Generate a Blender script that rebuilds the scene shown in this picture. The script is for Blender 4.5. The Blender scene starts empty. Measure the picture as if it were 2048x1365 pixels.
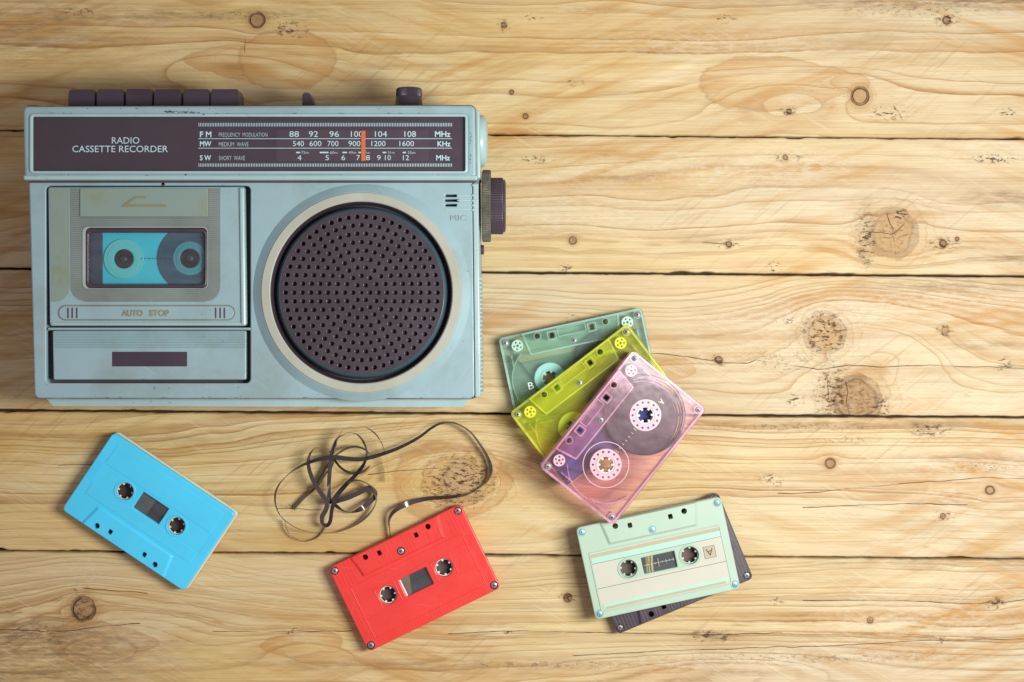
import bpy, bmesh, math, random
import numpy as np
from mathutils import Matrix, Vector

# ------------------------------------------------------------------ camera, world, light, exposure
S = bpy.context.scene
COL = S.collection
PX = 0.345            # millimetres on the table top per photograph pixel
DCAM = 1200.0         # camera height in millimetres
MM = 0.001

cd = bpy.data.cameras.new('camera')
cam = bpy.data.objects.new('camera', cd); COL.objects.link(cam)
cam.location = (0, 0, DCAM*MM); cam.rotation_euler = (0, 0, 0)
cd.sensor_width = 36.0; cd.lens = 36.0*DCAM/(2048*PX); cd.clip_start = 0.01; cd.clip_end = 50
S.camera = cam

W = bpy.data.worlds.new('World'); S.world = W; W.use_nodes = True
W.node_tree.nodes['Background'].inputs[0].default_value = (1.0, 0.84, 0.91, 1)
W.node_tree.nodes['Background'].inputs[1].default_value = 0.33

ld = bpy.data.lights.new('window_lamp', 'AREA'); ld.shape = 'RECTANGLE'; ld.size = 0.17; ld.size_y = 0.36
ld.energy = 7.5; ld.color = (1.0, 0.985, 0.90)
lamp = bpy.data.objects.new('window_lamp', ld); COL.objects.link(lamp)
lamp.location = (0.37, -0.03, 0.66)
lamp.rotation_euler = (Vector((-0.10, -0.02, 0.0))-Vector(lamp.location)).to_track_quat('-Z', 'Y').to_euler()

vs = S.view_settings
vs.view_transform = 'Standard'; vs.look = 'None'; vs.exposure = 0.0; vs.gamma = 1.0; vs.use_curve_mapping = False
S.render.engine = 'CYCLES'
S.cycles.use_denoising = True
S.cycles.max_bounces = 8; S.cycles.transparent_max_bounces = 64
S.cycles.caustics_reflective = False; S.cycles.caustics_refractive = False
S.cycles.sample_clamp_indirect = 4.0

random.seed(7)

# ------------------------------------------------------------------ node helpers
class NT:
    def __init__(s, name):
        s.m = bpy.data.materials.new(name); s.m.use_nodes = True
        s.t = s.m.node_tree; s.t.nodes.clear()
        s.out = s.t.nodes.new('ShaderNodeOutputMaterial')
    def n(s, typ, **kw):
        nd = s.t.nodes.new('ShaderNode'+typ)
        for k, v in kw.items(): setattr(nd, k, v)
        return nd
    def l(s, a, b): s.t.links.new(a, b)
    def put(s, sock, v):
        if isinstance(v, bpy.types.NodeSocket): s.l(v, sock)
        elif isinstance(v, (tuple, list)) and len(v) == 3 and sock.type == 'RGBA': sock.default_value = (*v, 1)
        else: sock.default_value = v
    def math(s, op, a, b=None, c=None, clamp=False):
        nd = s.n('Math', operation=op, use_clamp=clamp)
        for i, v in enumerate((a, b, c)):
            if v is not None: s.put(nd.inputs[i], v)
        return nd.outputs[0]
    def mix(s, f, a, b, mode='MIX'):
        nd = s.n('Mix', data_type='RGBA', blend_type=mode); nd.clamp_factor = True
        s.put(nd.inputs[0], f); s.put(nd.inputs[6], a); s.put(nd.inputs[7], b)
        return nd.outputs[2]
    def attr(s, name): return s.n('Attribute', attribute_name=name).outputs['Fac']
    def obj(s): return s.n('TexCoord').outputs['Object']
    def mapv(s, v, scale=(1,1,1), rot=(0,0,0), loc=(0,0,0)):
        nd = s.n('Mapping'); s.l(v, nd.inputs[0]); nd.inputs[1].default_value = loc
        nd.inputs[2].default_value = rot; nd.inputs[3].default_value = scale
        return nd.outputs[0]
    def noise(s, v, scale=1, detail=2, rough=0.5, dist=0.0, dim='3D', w=None):
        nd = s.n('TexNoise', noise_dimensions=dim)
        if v is not None: s.l(v, nd.inputs['Vector'])
        if w is not None: s.put(nd.inputs['W'], w)
        nd.inputs['Scale'].default_value = scale; nd.inputs['Detail'].default_value = detail
        nd.inputs['Roughness'].default_value = rough; nd.inputs['Distortion'].default_value = dist
        return nd.outputs[0]
    def ramp(s, f, stops, interp='LINEAR'):
        nd = s.n('ValToRGB'); cr = nd.color_ramp; cr.interpolation = interp
        while len(cr.elements) < len(stops): cr.elements.new(0.5)
        for e, (p, c) in zip(cr.elements, stops):
            e.position = p; e.color = (c, c, c, 1) if not isinstance(c, tuple) else (*c, 1)
        s.put(nd.inputs[0], f); return nd.outputs[0]
    def rng(s, f, a, b, c=0.0, d=1.0, smooth=False):
        nd = s.n('MapRange'); nd.interpolation_type = 'SMOOTHSTEP' if smooth else 'LINEAR'
        s.put(nd.inputs[0], f)
        for i, v in enumerate((a, b, c, d)): s.put(nd.inputs[1+i], v)
        return nd.outputs[0]
    def bump(s, h, strength=0.3, dist=0.001, normal=None):
        nd = s.n('Bump'); nd.inputs['Strength'].default_value = strength; nd.inputs['Distance'].default_value = dist
        s.l(h, nd.inputs['Height'])
        if normal is not None: s.l(normal, nd.inputs['Normal'])
        return nd.outputs[0]
    def principled(s, color, rough=0.5, metal=0.0, spec=0.5, normal=None, coat=0.0):
        p = s.n('BsdfPrincipled')
        s.put(p.inputs['Base Color'], color); s.put(p.inputs['Roughness'], rough)
        p.inputs['Metallic'].default_value = metal; p.inputs['Specular IOR Level'].default_value = spec
        p.inputs['Coat Weight'].default_value = coat; p.inputs['Coat Roughness'].default_value = 0.12
        if normal is not None: s.l(normal, p.inputs['Normal'])
        return p
    def done(s, shader): s.l(shader.outputs[0], s.out.inputs[0]); return s.m

def plastic(name, c, rough=0.42, var=0.06, spec=0.45, grime=None, grime_amt=0.5, grime_scale=22, speck=0.0, metal=0.0, fine=0.05, coat=0.0, scuff=0.0):
    t = NT(name); o = t.obj()
    nv = t.noise(o, 30, 4, 0.6)
    col = t.mix(t.rng(nv, 0.3, 0.7), tuple(x*(1-var) for x in c), tuple(min(1, x*(1+var)) for x in c))
    if grime:
        g = t.noise(o, grime_scale, 5, 0.65)
        col = t.mix(t.math('MULTIPLY', t.rng(g, 0.42, 0.72, smooth=True), grime_amt), col, grime)
    if speck:
        sp = t.noise(o, 330, 2, 0.6)
        area = t.noise(o, 24, 2, 0.5)
        k = t.math('MULTIPLY', t.rng(sp, 0.70, 0.75), t.rng(area, 0.47, 0.6))
        col = t.mix(t.math('MULTIPLY', k, speck), col, (0.06, 0.05, 0.055))
    if scuff:
        sc = t.noise(t.mapv(t.mapv(o, rot=(0, 0, 0.6)), (30, 900, 1)), 1, 2, 0.6)
        sc2 = t.noise(t.mapv(t.mapv(o, rot=(0, 0, -0.9)), (26, 800, 1), loc=(3, 7, 0)), 1, 2, 0.6)
        k2 = t.math('MULTIPLY', t.math('MAXIMUM', t.rng(sc, 0.64, 0.72), t.rng(sc2, 0.65, 0.73)), t.rng(t.noise(o, 40, 3), 0.42, 0.62))
        col = t.mix(t.math('MULTIPLY', k2, scuff), col, tuple(min(1, x*0.7+0.22) for x in c))
        dull = t.rng(t.noise(t.mapv(o, loc=(2, 5, 0)), 26, 5, 0.65), 0.40, 0.70, 0.0, scuff*0.5)
        col = t.mix(dull, col, tuple(x*0.78+0.02 for x in c))
    r = t.rng(t.noise(o, 90, 3), 0.3, 0.7, max(0.05, rough-0.07), rough+0.09)
    b = t.bump(t.noise(o, 900, 2), fine, 0.0004)
    return t.done(t.principled(col, r, metal, spec, b, coat))

def clear_plastic(name, tint, body, milk=0.10, gloss=0.12):
    """thin see-through coloured plastic: tinted straight-through light, a little scatter, a clear reflection"""
    t = NT(name); o = t.obj()
    tr = t.n('BsdfTransparent'); tr.inputs[0].default_value = (*tint, 1)
    df = t.n('BsdfDiffuse'); df.inputs[0].default_value = (*body, 1)
    gl = t.n('BsdfGlossy'); gl.inputs[0].default_value = (1, 1, 1, 1); gl.inputs['Roughness'].default_value = gloss
    b = t.bump(t.noise(o, 60, 2), 0.12, 0.002); t.l(b, gl.inputs['Normal'])
    lw = t.n('LayerWeight'); lw.inputs['Blend'].default_value = 0.30
    m1 = t.n('MixShader'); t.l(tr.outputs[0], m1.inputs[1]); t.l(df.outputs[0], m1.inputs[2])
    # scuffs make the plastic milkier in places
    t.l(t.rng(t.noise(t.mapv(o, (1, 4, 1)), 30, 4, 0.6), 0.35, 0.75, milk*0.5, milk*1.7), m1.inputs[0])
    m2 = t.n('MixShader'); t.l(m1.outputs[0], m2.inputs[1]); t.l(gl.outputs[0], m2.inputs[2])
    t.l(t.rng(lw.outputs['Fresnel'], 0.0, 1.0, 0.0, 0.6), m2.inputs[0])
    return t.done(m2)

# ------------------------------------------------------------------ mesh helpers (all lengths in millimetres)
def arc(cx, cy, r, a0, a1, n):
    return [(cx+r*math.cos(a0+(a1-a0)*i/n), cy+r*math.sin(a0+(a1-a0)*i/n)) for i in range(n+1)]
def circle(cx, cy, r, n=32): return arc(cx, cy, r, 0, 2*math.pi, n)[:-1]
def round_poly(pts, r, n=5):
    out = []; N = len(pts)
    rr = r if isinstance(r, (list, tuple)) else [r]*N
    for i in range(N):
        p = Vector(pts[i]); a = Vector(pts[i-1]); b = Vector(pts[(i+1) % N]); q = rr[i]
        if q <= 0: out.append(tuple(p)); continue
        p0 = p+(a-p).normalized()*q; p1 = p+(b-p).normalized()*q
        for k in range(n+1):
            u = k/n; w = math.sqrt(0.5)      # rational quadratic: a true circular arc at square corners
            d = (1-u)**2+2*w*u*(1-u)+u*u
            v = (p0*(1-u)**2+p*(2*w*u*(1-u))+p1*u*u)/d
            out.append((v.x, v.y))
    return out
def rect(x0, y0, x1, y1, r=0, n=5): return round_poly([(x0, y0), (x1, y0), (x1, y1), (x0, y1)], r, n)
def gear_hole(cx, cy, r, tooth=1.7, depth=1.4, n=6, rot=0.0):
    p = []
    for k in range(n):
        a = rot+2*math.pi*k/n; h = tooth/2/r
        p += [(cx+r*math.cos(a-h), cy+r*math.sin(a-h)), (cx+(r-depth)*math.cos(a-h*1.1), cy+(r-depth)*math.sin(a-h*1.1)),
              (cx+(r-depth)*math.cos(a+h*1.1), cy+(r-depth)*math.sin(a+h*1.1)), (cx+r*math.cos(a+h), cy+r*math.sin(a+h))]
        a1 = rot+2*math.pi*(k+1)/n
        for j in range(1, 6):
            t = a+h+(a1-a-2*h)*j/6
            p.append((cx+r*math.cos(t), cy+r*math.sin(t)))
    return p

def curve_to_mesh(cu):
    ob = bpy.data.objects.new('tmp', cu); COL.objects.link(ob)
    dg = bpy.context.evaluated_depsgraph_get()
    me = bpy.data.meshes.new_from_object(ob.evaluated_get(dg))
    bpy.data.objects.remove(ob); bpy.data.curves.remove(cu)
    me.materials.clear()
    return me
def slab(loops, z0, z1, bevel=0.0):
    """a plate with holes: outlines in mm, from z0 to z1, rounded rims"""
    cu = bpy.data.curves.new('c', 'CURVE'); cu.dimensions = '2D'; cu.fill_mode = 'BOTH'
    h = (z1-z0)/2; b = min(bevel, h*0.98)
    cu.extrude = max(0.0, h-b)*MM; cu.bevel_depth = b*MM; cu.bevel_resolution = 1 if b > 0 else 0
    cu.offset = -b*MM
    for lp in loops:
        sp = cu.splines.new('POLY'); sp.points.add(len(lp)-1)
        for q, (x, y) in zip(sp.points, lp): q.co = (x*MM, y*MM, 0, 1)
        sp.use_cyclic_u = True
    me = curve_to_mesh(cu)
    me.transform(Matrix.Translation((0, 0, (z0+z1)/2*MM)))
    return me
def text_mesh(s, thick=0.0, bold=0.0, space=1.0):
    cu = bpy.data.curves.new('t', 'FONT'); cu.body = s; cu.size = 0.01; cu.resolution_u = 3
    cu.extrude = thick/2*MM; cu.offset = bold; cu.space_character = space
    cu.align_x = 'CENTER'; cu.align_y = 'CENTER'
    return curve_to_mesh(cu)
def fit_text(s, x0, x1, y0, y1, z, thick=0.0, bold=0.0, space=1.0):
    me = text_mesh(s, thick, bold, space)
    n = len(me.vertices); co = np.empty(n*3); me.vertices.foreach_get('co', co); co = co.reshape(-1, 3)
    mn, mx = co.min(0), co.max(0)
    co[:, 0] = (x0+(co[:, 0]-mn[0])/(mx[0]-mn[0])*(x1-x0))*MM
    co[:, 1] = (y0+(co[:, 1]-mn[1])/(mx[1]-mn[1])*(y1-y0))*MM
    co[:, 2] += z*MM
    me.vertices.foreach_set('co', co.ravel()); me.update()
    return me
def bm_mesh(bm):
    me = bpy.data.meshes.new('m'); bmesh.ops.recalc_face_normals(bm, faces=bm.faces); bm.to_mesh(me); bm.free(); return me
def box(x0, x1, y0, y1, z0, z1, bevel=0.0, seg=2):
    bm = bmesh.new(); bmesh.ops.create_cube(bm, size=1.0)
    for v in bm.verts:
        v.co = Vector(((x0+x1)/2+v.co.x*(x1-x0), (y0+y1)/2+v.co.y*(y1-y0), (z0+z1)/2+v.co.z*(z1-z0)))*MM
    if bevel: bmesh.ops.bevel(bm, geom=list(bm.edges), offset=bevel*MM, segments=seg, affect='EDGES', profile=0.5)
    return bm_mesh(bm)
def lathe(profile, n=64, axis='z', org=(0, 0, 0), ripple=None):
    """profile: list of (radius, height); ripple(i, k) scales the radius round the turn"""
    bm = bmesh.new(); rows = []
    for i, (r, h) in enumerate(profile):
        row = []
        for k in range(n):
            a = 2*math.pi*k/n; q = r*(ripple(i, k) if ripple else 1)
            x, y, z = q*math.cos(a), q*math.sin(a), h
            if axis == 'x': x, y, z = z, x, y
            if axis == 'y': x, y, z = x, z, y
            row.append(bm.verts.new(((x+org[0])*MM, (y+org[1])*MM, (z+org[2])*MM)))
        rows.append(row)
    for a, b in zip(rows, rows[1:]):
        for k in range(n): bm.faces.new((a[k], a[(k+1) % n], b[(k+1) % n], b[k]))
    if profile[0][0] > 1e-4: bm.faces.new(rows[0])
    if profile[-1][0] > 1e-4: bm.faces.new(rows[-1])
    bmesh.ops.remove_doubles(bm, verts=bm.verts, dist=1e-7)
    return bm_mesh(bm)
def ring_lathe(profile, n=96, org=(0, 0, 0)):
    bm = bmesh.new(); rows = []
    for (r, h) in profile:
        rows.append([bm.verts.new(((r*math.cos(2*math.pi*k/n)+org[0])*MM, (r*math.sin(2*math.pi*k/n)+org[1])*MM, (h+org[2])*MM)) for k in range(n)])
    for a, b in zip(rows, rows[1:]+rows[:1]):
        for k in range(n): bm.faces.new((a[k], a[(k+1) % n], b[(k+1) % n], b[k]))
    return bm_mesh(bm)
def prism(poly, z0, z1, top=None, ztop=None):
    bm = bmesh.new()
    a = [bm.verts.new((x*MM, y*MM, z0*MM)) for x, y in poly]
    b = [bm.verts.new((x*MM, y*MM, z1*MM)) for x, y in (top or poly)]
    bm.faces.new(a); bm.faces.new(b); n = len(a)
    for i in range(n): bm.faces.new((a[i], a[(i+1) % n], b[(i+1) % n], b[i]))
    return bm_mesh(bm)
def join(meshes):
    bm = bmesh.new()
    for m in meshes: bm.from_mesh(m)
    me = bpy.data.meshes.new('m'); bm.to_mesh(me); bm.free()
    for m in meshes:
        if m.users == 0: bpy.data.meshes.remove(m)
    return me
def put(name, me, mat, parent=None, off=(0, 0, 0), smooth=35, move=None):
    """link a mesh as one object; off (mm) is taken away so the mesh sits in its parent's frame"""
    if move: me.transform(Matrix.Translation([c*MM for c in move]))
    if any(off): me.transform(Matrix.Translation([-c*MM for c in off]))
    me.materials.append(mat)
    if smooth:
        me.shade_smooth(); me.set_sharp_from_angle(angle=math.radians(smooth))
    me.name = name
    stuff = name in STUFF
    o = bpy.data.objects.new(name, me); COL.objects.link(o)
    if parent: o.parent = parent
    if stuff: o['kind'] = 'stuff'
    return o
STUFF = {'dial_tick', 'paint_chip', 'ribbing', 'cover_ribbing', 'grip_ribbing', 'side_ribbing', 'scale_dot', 'scale_print', 'mic_rib', 'trim_notch', 'inner_rib', 'guide_post', 'label_step', 'tape_edge', 'recess'}
def tag(o, label=None, cat=None, group=None, kind=None):
    for k, v in (('label', label), ('category', cat), ('group', group), ('kind', kind)):
        if v: o[k] = v
    return o
def empty(name, loc=(0, 0, 0), rot=(0, 0, 0)):
    o = bpy.data.objects.new(name, None); COL.objects.link(o); o.empty_display_size = 0.02
    o.location = [c*MM for c in loc]; o.rotation_euler = rot
    return o
def at(px, py, z=0.0):
    """photograph pixel at a known height above the table -> millimetres"""
    k = PX*(DCAM-z)/DCAM
    return ((px-1024)*k, -(py-682.5)*k)

# ------------------------------------------------------------------ the table: pine planks
rs = np.random.RandomState(11)
_tab = rs.rand(256, 256)
def vnoise(x, y, seed=0):
    x = x+seed*17.31; y = y+seed*9.73
    xi = np.floor(x).astype(int); yi = np.floor(y).astype(int); fx = x-xi; fy = y-yi
    fx = fx*fx*fx*(fx*(fx*6-15)+10); fy = fy*fy*fy*(fy*(fy*6-15)+10)
    g = lambda i, j: _tab[i & 255, j & 255]
    return (g(xi, yi)*(1-fx)+g(xi+1, yi)*fx)*(1-fy)+(g(xi, yi+1)*(1-fx)+g(xi+1, yi+1)*fx)*fy-0.5
def fbm(x, y, seed=0, o=3):
    s = 0; a = 1.0
    for i in range(o): s = s+a*vnoise(x*2**i, y*2**i, seed+i*3); a *= 0.5
    return s

def pine_material():
    t = NT('pine_wood'); o = t.obj()
    f = t.attr('grain'); tone = t.attr('tone')
    wob = t.noise(t.mapv(o, (28, 170, 1)), 1, 3, 0.55)
    f2 = t.math('ADD', f, t.math('MULTIPLY', t.noise(None, 0.85, 2, 0.5, dim='1D', w=f), 2.6))
    f2 = t.math('ADD', f2, t.math('MULTIPLY', wob, 0.34))
    saw = t.math('FRACT', f2)
    ringid = t.math('FLOOR', f2)
    line = t.ramp(saw, [(0.0, 0.5), (0.06, 0.02), (0.32, 0.02), (0.70, 0.38), (0.92, 0.85), (0.975, 1.0), (1.0, 0.5)])
    broad = t.ramp(saw, [(0.0, 0.0), (0.25, 0.12), (0.75, 0.55), (0.97, 1.0), (1.0, 0.0)])
    wn = t.n('TexWhiteNoise', noise_dimensions='1D'); t.l(ringid, wn.inputs['W'])
    strg = t.rng(wn.outputs['Value'], 0.0, 0.9, 0.30, 1.0)
    inten = t.rng(t.noise(t.mapv(o, (3.2, 13, 1)), 1, 3, 0.55), 0.30, 0.62, 0.25, 1.0, True)
    inten = t.math('MULTIPLY', inten, strg)
    some = t.math('MULTIPLY', t.rng(wn.outputs['Color'], 0.74, 0.80), t.rng(t.noise(t.mapv(o, (3.5, 11, 1), loc=(6, 2, 0)), 1, 2), 0.46, 0.6))
    wide = t.math('MAXIMUM', some, t.attr('orange'))
    cn = t.noise(t.mapv(o, (4, 16, 1), loc=(3, 1, 0)), 1, 4, 0.6)
    base = t.mix(t.rng(cn, 0.32, 0.68), (0.69, 0.585, 0.335), (0.655, 0.48, 0.195))
    base = t.mix(t.rng(tone, -0.6, 0.6), base, t.mix(0.75, base, (0.60, 0.535, 0.405)))
    col = t.mix(t.math('MULTIPLY', line, t.math('MULTIPLY', inten, 0.95)), base, t.mix(t.rng(line, 0.55, 1.0), (0.44, 0.225, 0.055), (0.25, 0.11, 0.03)))
    col = t.mix(t.math('MULTIPLY', t.math('MULTIPLY', broad, wide), 0.8), col, (0.40, 0.185, 0.05))
    # orange resin-rich zones
    oz = t.rng(t.noise(t.mapv(o, (5, 26, 1), loc=(9, 4, 0)), 1, 4, 0.6), 0.56, 0.74, 0, 0.6, True)
    col = t.mix(oz, col, (0.47, 0.235, 0.065))
    col = t.mix(t.math('MULTIPLY', t.attr('orange'), t.rng(wob, 0.3, 0.6, 0.15, 0.45)), col, (0.40, 0.195, 0.06))
    stk = t.noise(t.mapv(o, (2.6, 75, 1), loc=(8, 3, 0)), 1, 4, 0.6)
    col = t.mix(t.rng(stk, 0.55, 0.78, 0.0, 0.5), col, (0.34, 0.18, 0.06))
    col = t.mix(t.rng(stk, 0.42, 0.25, 0.0, 0.5), col, (0.78, 0.68, 0.48))
    # feathered orange washes left by the planer
    for rot, lo in ((0.30, (2, 2, 0)), (-0.34, (7, 5, 0))):
        fw = t.noise(t.mapv(t.mapv(o, rot=(0, 0, rot)), (8, 85, 1), loc=lo), 1, 4, 0.6)
        fm = t.rng(t.noise(t.mapv(o, (4, 9, 1), loc=lo), 1, 3), 0.44, 0.62, 0.0, 1.0, True)
        col = t.mix(t.math('MULTIPLY', t.rng(fw, 0.49, 0.68, 0.0, 0.8), fm), col, (0.49, 0.265, 0.075))
        col = t.mix(t.math('MULTIPLY', t.rng(fw, 0.44, 0.28, 0.0, 0.5), fm), col, (0.76, 0.66, 0.45))
    # pores and fibres
    fib = t.noise(t.mapv(o, (20, 900, 1)), 1, 3, 0.65)
    col = t.mix(t.rng(fib, 0.28, 0.72, 0.0, 1.0), t.mix(1.0, col, (0.80, 0.77, 0.72), 'MULTIPLY'), t.mix(1.0, col, (1.06, 1.06, 1.07), 'MULTIPLY'))
    fleck = t.noise(t.mapv(o, (110, 750, 1), loc=(2, 7, 0)), 1, 2, 0.6)
    fl = t.math('MULTIPLY', t.rng(fleck, 0.63, 0.74), t.rng(t.noise(o, 9, 2), 0.45, 0.62))
    col = t.mix(t.math('MULTIPLY', fl, 0.55), col, (0.33, 0.19, 0.085))
    # planer strokes running across the board
    st = t.noise(t.mapv(t.mapv(o, rot=(0, 0, math.radians(28))), (22, 420, 1)), 1, 2, 0.55)
    sm = t.math('MULTIPLY', t.rng(st, 0.55, 0.70), t.rng(t.noise(o, 11, 3), 0.47, 0.62))
    col = t.mix(t.math('MULTIPLY', sm, 0.42), col, (0.66, 0.56, 0.39))
    st2 = t.noise(t.mapv(t.mapv(o, rot=(0, 0, math.radians(-40))), (24, 360, 1), loc=(5, 5, 0)), 1, 2, 0.55)
    sm2 = t.math('MULTIPLY', t.rng(st2, 0.56, 0.70), t.rng(t.noise(t.mapv(o, loc=(4, 2, 0)), 9, 3), 0.50, 0.64))
    col = t.mix(t.math('MULTIPLY', sm2, 0.34), col, (0.31, 0.18, 0.08))
    # flame figure: lens-shaped resinous zones with a crisp outline
    fn = t.math('MULTIPLY', t.math('SUBTRACT', t.noise(t.mapv(o, (55, 160, 1)), 1, 4, 0.6), 0.5), 0.34)
    fa = t.math('ADD', t.attr('lens_figure'), fn)
    fin = t.math('MULTIPLY', t.rng(fa, 0.0, 0.05), t.rng(fa, 0.0, 0.50, 0.62, 0.10))
    fin = t.math('MULTIPLY', fin, t.rng(t.noise(t.mapv(o, (14, 60, 1), loc=(4, 4, 0)), 1, 3), 0.32, 0.6, 0.35, 1.0))
    col = t.mix(fin, col, (0.45, 0.225, 0.066))
    col = t.mix(t.rng(t.math('ABSOLUTE', fa), 0.05, 0.01, 0.0, 0.38), col, (0.30, 0.135, 0.045))
    # pale scuffs and grey grime, with corner falloff painted in
    wh = t.math('MULTIPLY', t.attr('pale'), t.rng(t.noise(t.mapv(o, (150, 420, 1)), 1, 4, 0.7), 0.44, 0.66))
    col = t.mix(t.math('MULTIPLY', wh, 0.42), col, (0.68, 0.63, 0.53))
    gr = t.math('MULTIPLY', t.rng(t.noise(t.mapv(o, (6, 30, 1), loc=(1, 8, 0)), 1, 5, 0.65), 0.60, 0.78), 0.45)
    gr = t.math('MAXIMUM', gr, t.math('MULTIPLY', t.attr('dirt_falloff'), t.rng(t.noise(t.mapv(o, (60, 330, 1)), 1, 4, 0.7), 0.38, 0.62)))
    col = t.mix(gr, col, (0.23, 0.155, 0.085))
    # knots
    warp = t.math('MULTIPLY', t.math('SUBTRACT', t.noise(o, 120, 3, 0.6), 0.5), 0.42)
    kr = t.math('ADD', t.attr('knot_radius'), warp)
    inside = t.rng(kr, 0.97, 0.88)
    rings = t.ramp(t.math('FRACT', t.math('MULTIPLY', kr, 4.5)), [(0.0, 0.0), (0.6, 0.25), (0.9, 1.0), (1.0, 0.0)])
    kcol = t.mix(t.math('MULTIPLY', rings, 0.3), (0.43, 0.28, 0.14), (0.27, 0.145, 0.062))
    kcol = t.mix(t.attr('knot_fill'), kcol, t.mix(t.math('MULTIPLY', rings, 0.55), (0.27, 0.145, 0.065), (0.15, 0.078, 0.04)))
    col = t.mix(t.math('MULTIPLY', inside, t.rng(t.noise(o, 160, 3), 0.3, 0.6, 0.75, 1.0)), col, kcol)
    edge = t.math('MULTIPLY', t.rng(t.math('ABSOLUTE', t.math('SUBTRACT', kr, 0.97)), 0.20, 0.07), t.attr('knot_line'))
    edge = t.math('MULTIPLY', edge, t.rng(t.noise(o, 75, 2), 0.30, 0.5, 0.25, 1.0))
    col = t.mix(edge, col, (0.065, 0.042, 0.03))
    halo = t.math('MULTIPLY', t.rng(kr, 2.1, 0.95, smooth=True), t.rng(t.attr('knot_line'), 0, 1, 0.0, 0.55))
    col = t.mix(t.math('MULTIPLY', halo, t.math('SUBTRACT', 1.0, inside)), col, (0.38, 0.205, 0.075))
    oring = t.ramp(t.math('FRACT', t.math('MULTIPLY', kr, 2.6)), [(0.0, 0.0), (0.7, 0.15), (0.93, 1.0), (1.0, 0.0)])
    oring = t.math('MULTIPLY', oring, t.math('MULTIPLY', t.rng(kr, 2.5, 1.3), t.math('SUBTRACT', 1.0, inside)))
    col = t.mix(t.math('MULTIPLY', oring, 0.4), col, (0.33, 0.17, 0.06))
    # torn, crumbly grain
    rough = t.attr('torn')
    vz = t.noise(t.mapv(o, (210, 430, 1)), 1, 5, 0.75, 0.6)
    tm = t.math('MULTIPLY', rough, t.rng(vz, 0.55, 0.64))
    tm2 = t.math('MULTIPLY', rough, t.rng(vz, 0.47, 0.36))
    col = t.mix(t.math('MULTIPLY', tm2, 0.45), col, (0.60, 0.52, 0.39))
    col = t.mix(t.math('MULTIPLY', tm, 0.95), col, (0.12, 0.072, 0.04))
    # shakes and cracks
    cw = t.math('ADD', t.math('ABSOLUTE', t.attr('crack')), t.math('MULTIPLY', t.noise(t.mapv(o, (90, 90, 1)), 1, 3, 0.6), 1.5))
    ck = t.math('MULTIPLY', t.rng(cw, 1.5, 0.7, 0.0, 0.72), t.rng(t.attr('crack_reach'), 6.0, 3.0))
    ckd = t.math('MULTIPLY', ck, t.rng(t.noise(o, 26, 3), 0.34, 0.60, 0.12, 1.0))
    col = t.mix(ckd, col, (0.075, 0.045, 0.032))
    h = t.math('ADD', t.math('MULTIPLY', fib, 0.35), t.math('MULTIPLY', line, 0.25))
    h = t.math('SUBTRACT', h, t.math('MULTIPLY', tm, 2.2))
    h = t.math('SUBTRACT', h, t.math('MULTIPLY', ckd, 2.5))
    h = t.math('SUBTRACT', h, t.math('MULTIPLY', edge, 1.4))
    h = t.math('ADD', h, t.math('MULTIPLY', sm, 0.2))
    b = t.bump(h, 0.95, 0.0009)
    r = t.rng(t.noise(o, 40, 3), 0.3, 0.7, 0.58, 0.74)
    return t.done(t.principled(col, r, 0, 0.24, b))

M_PINE = pine_material()
def gapline(i):
    tab = {-1: (-300, -278), 0: (-24, -5), 1: (261, 278.5), 2: (537.5, 553), 3: (821.5, 835.5), 4: (1102.5, 1119), 5: (1384, 1400), 6: (1664, 1680)}
    a, b = tab[i]; return lambda x: a+(b-a)*x/2048.0
# knots: x, y, radius, interior darkness, outline, torn grain, how far the grain is pushed aside
KN = {
 0: [(513, 41, 15, .55, 1, 0, 1.6), (1720, 192, 17, .05, 1, 0, 1.5), (1023, 185, 4.5, .9, .9, 0, 1), (1051, 233, 5.5, 1, 1, 0, 1), (1893, 41, 8, 1, 1, .5, 1.2), (1008, 51, 6, .7, .6, .5, 1), (1578, 223, 5, .8, .7, .5, 1)],
 1: [(1785, 466, 46, 0.0, .30, .10, 1.15), (1145, 481, 8, .8, .7, 0, 1.8), (1886, 487, 7, 1, 1, .5, 1.4), (1457, 489, 6, 1, 1, .3, 1.2), (1914, 478, 4, .8, .9, 0, 1), (1570, 315, 5, .9, .8, .5, 1)],
 2: [(1650, 668, 38, 0.0, .22, .55, 1.5), (1711, 800, 46, .62, .55, .12, 1.25), (1890, 662, 8, .4, .3, .9, 1.2), (1437, 720, 7, .9, .8, .5, 1), (1665, 655, 10, 1, .8, .8, .5)],
 3: [(926, 964, 44, .0, .22, .75, 1.2), (1660, 927, 10, .55, .9, 0, 1.6), (1980, 981, 9, .3, .9, 0, 1.4), (190, 930, 5, .7, .9, 0, 1.2), (935, 960, 15, 1, .9, .7, .4), (1886, 1033, 6, .8, .7, .6, 1)],
 4: [(165, 1219, 23, .55, 1, .35, 1.4), (1135, 1196, 9, .9, .6, .4, 1), (1740, 1241, 6, .6, .6, .3, 1), (1990, 1206, 6, .4, .3, .8, 1)],
 -1: [(700, -150, 30, .3, .5, 0, 1.3)], 5: [(1500, 1520, 34, .3, .6, 0, 1.3)],
}
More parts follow.
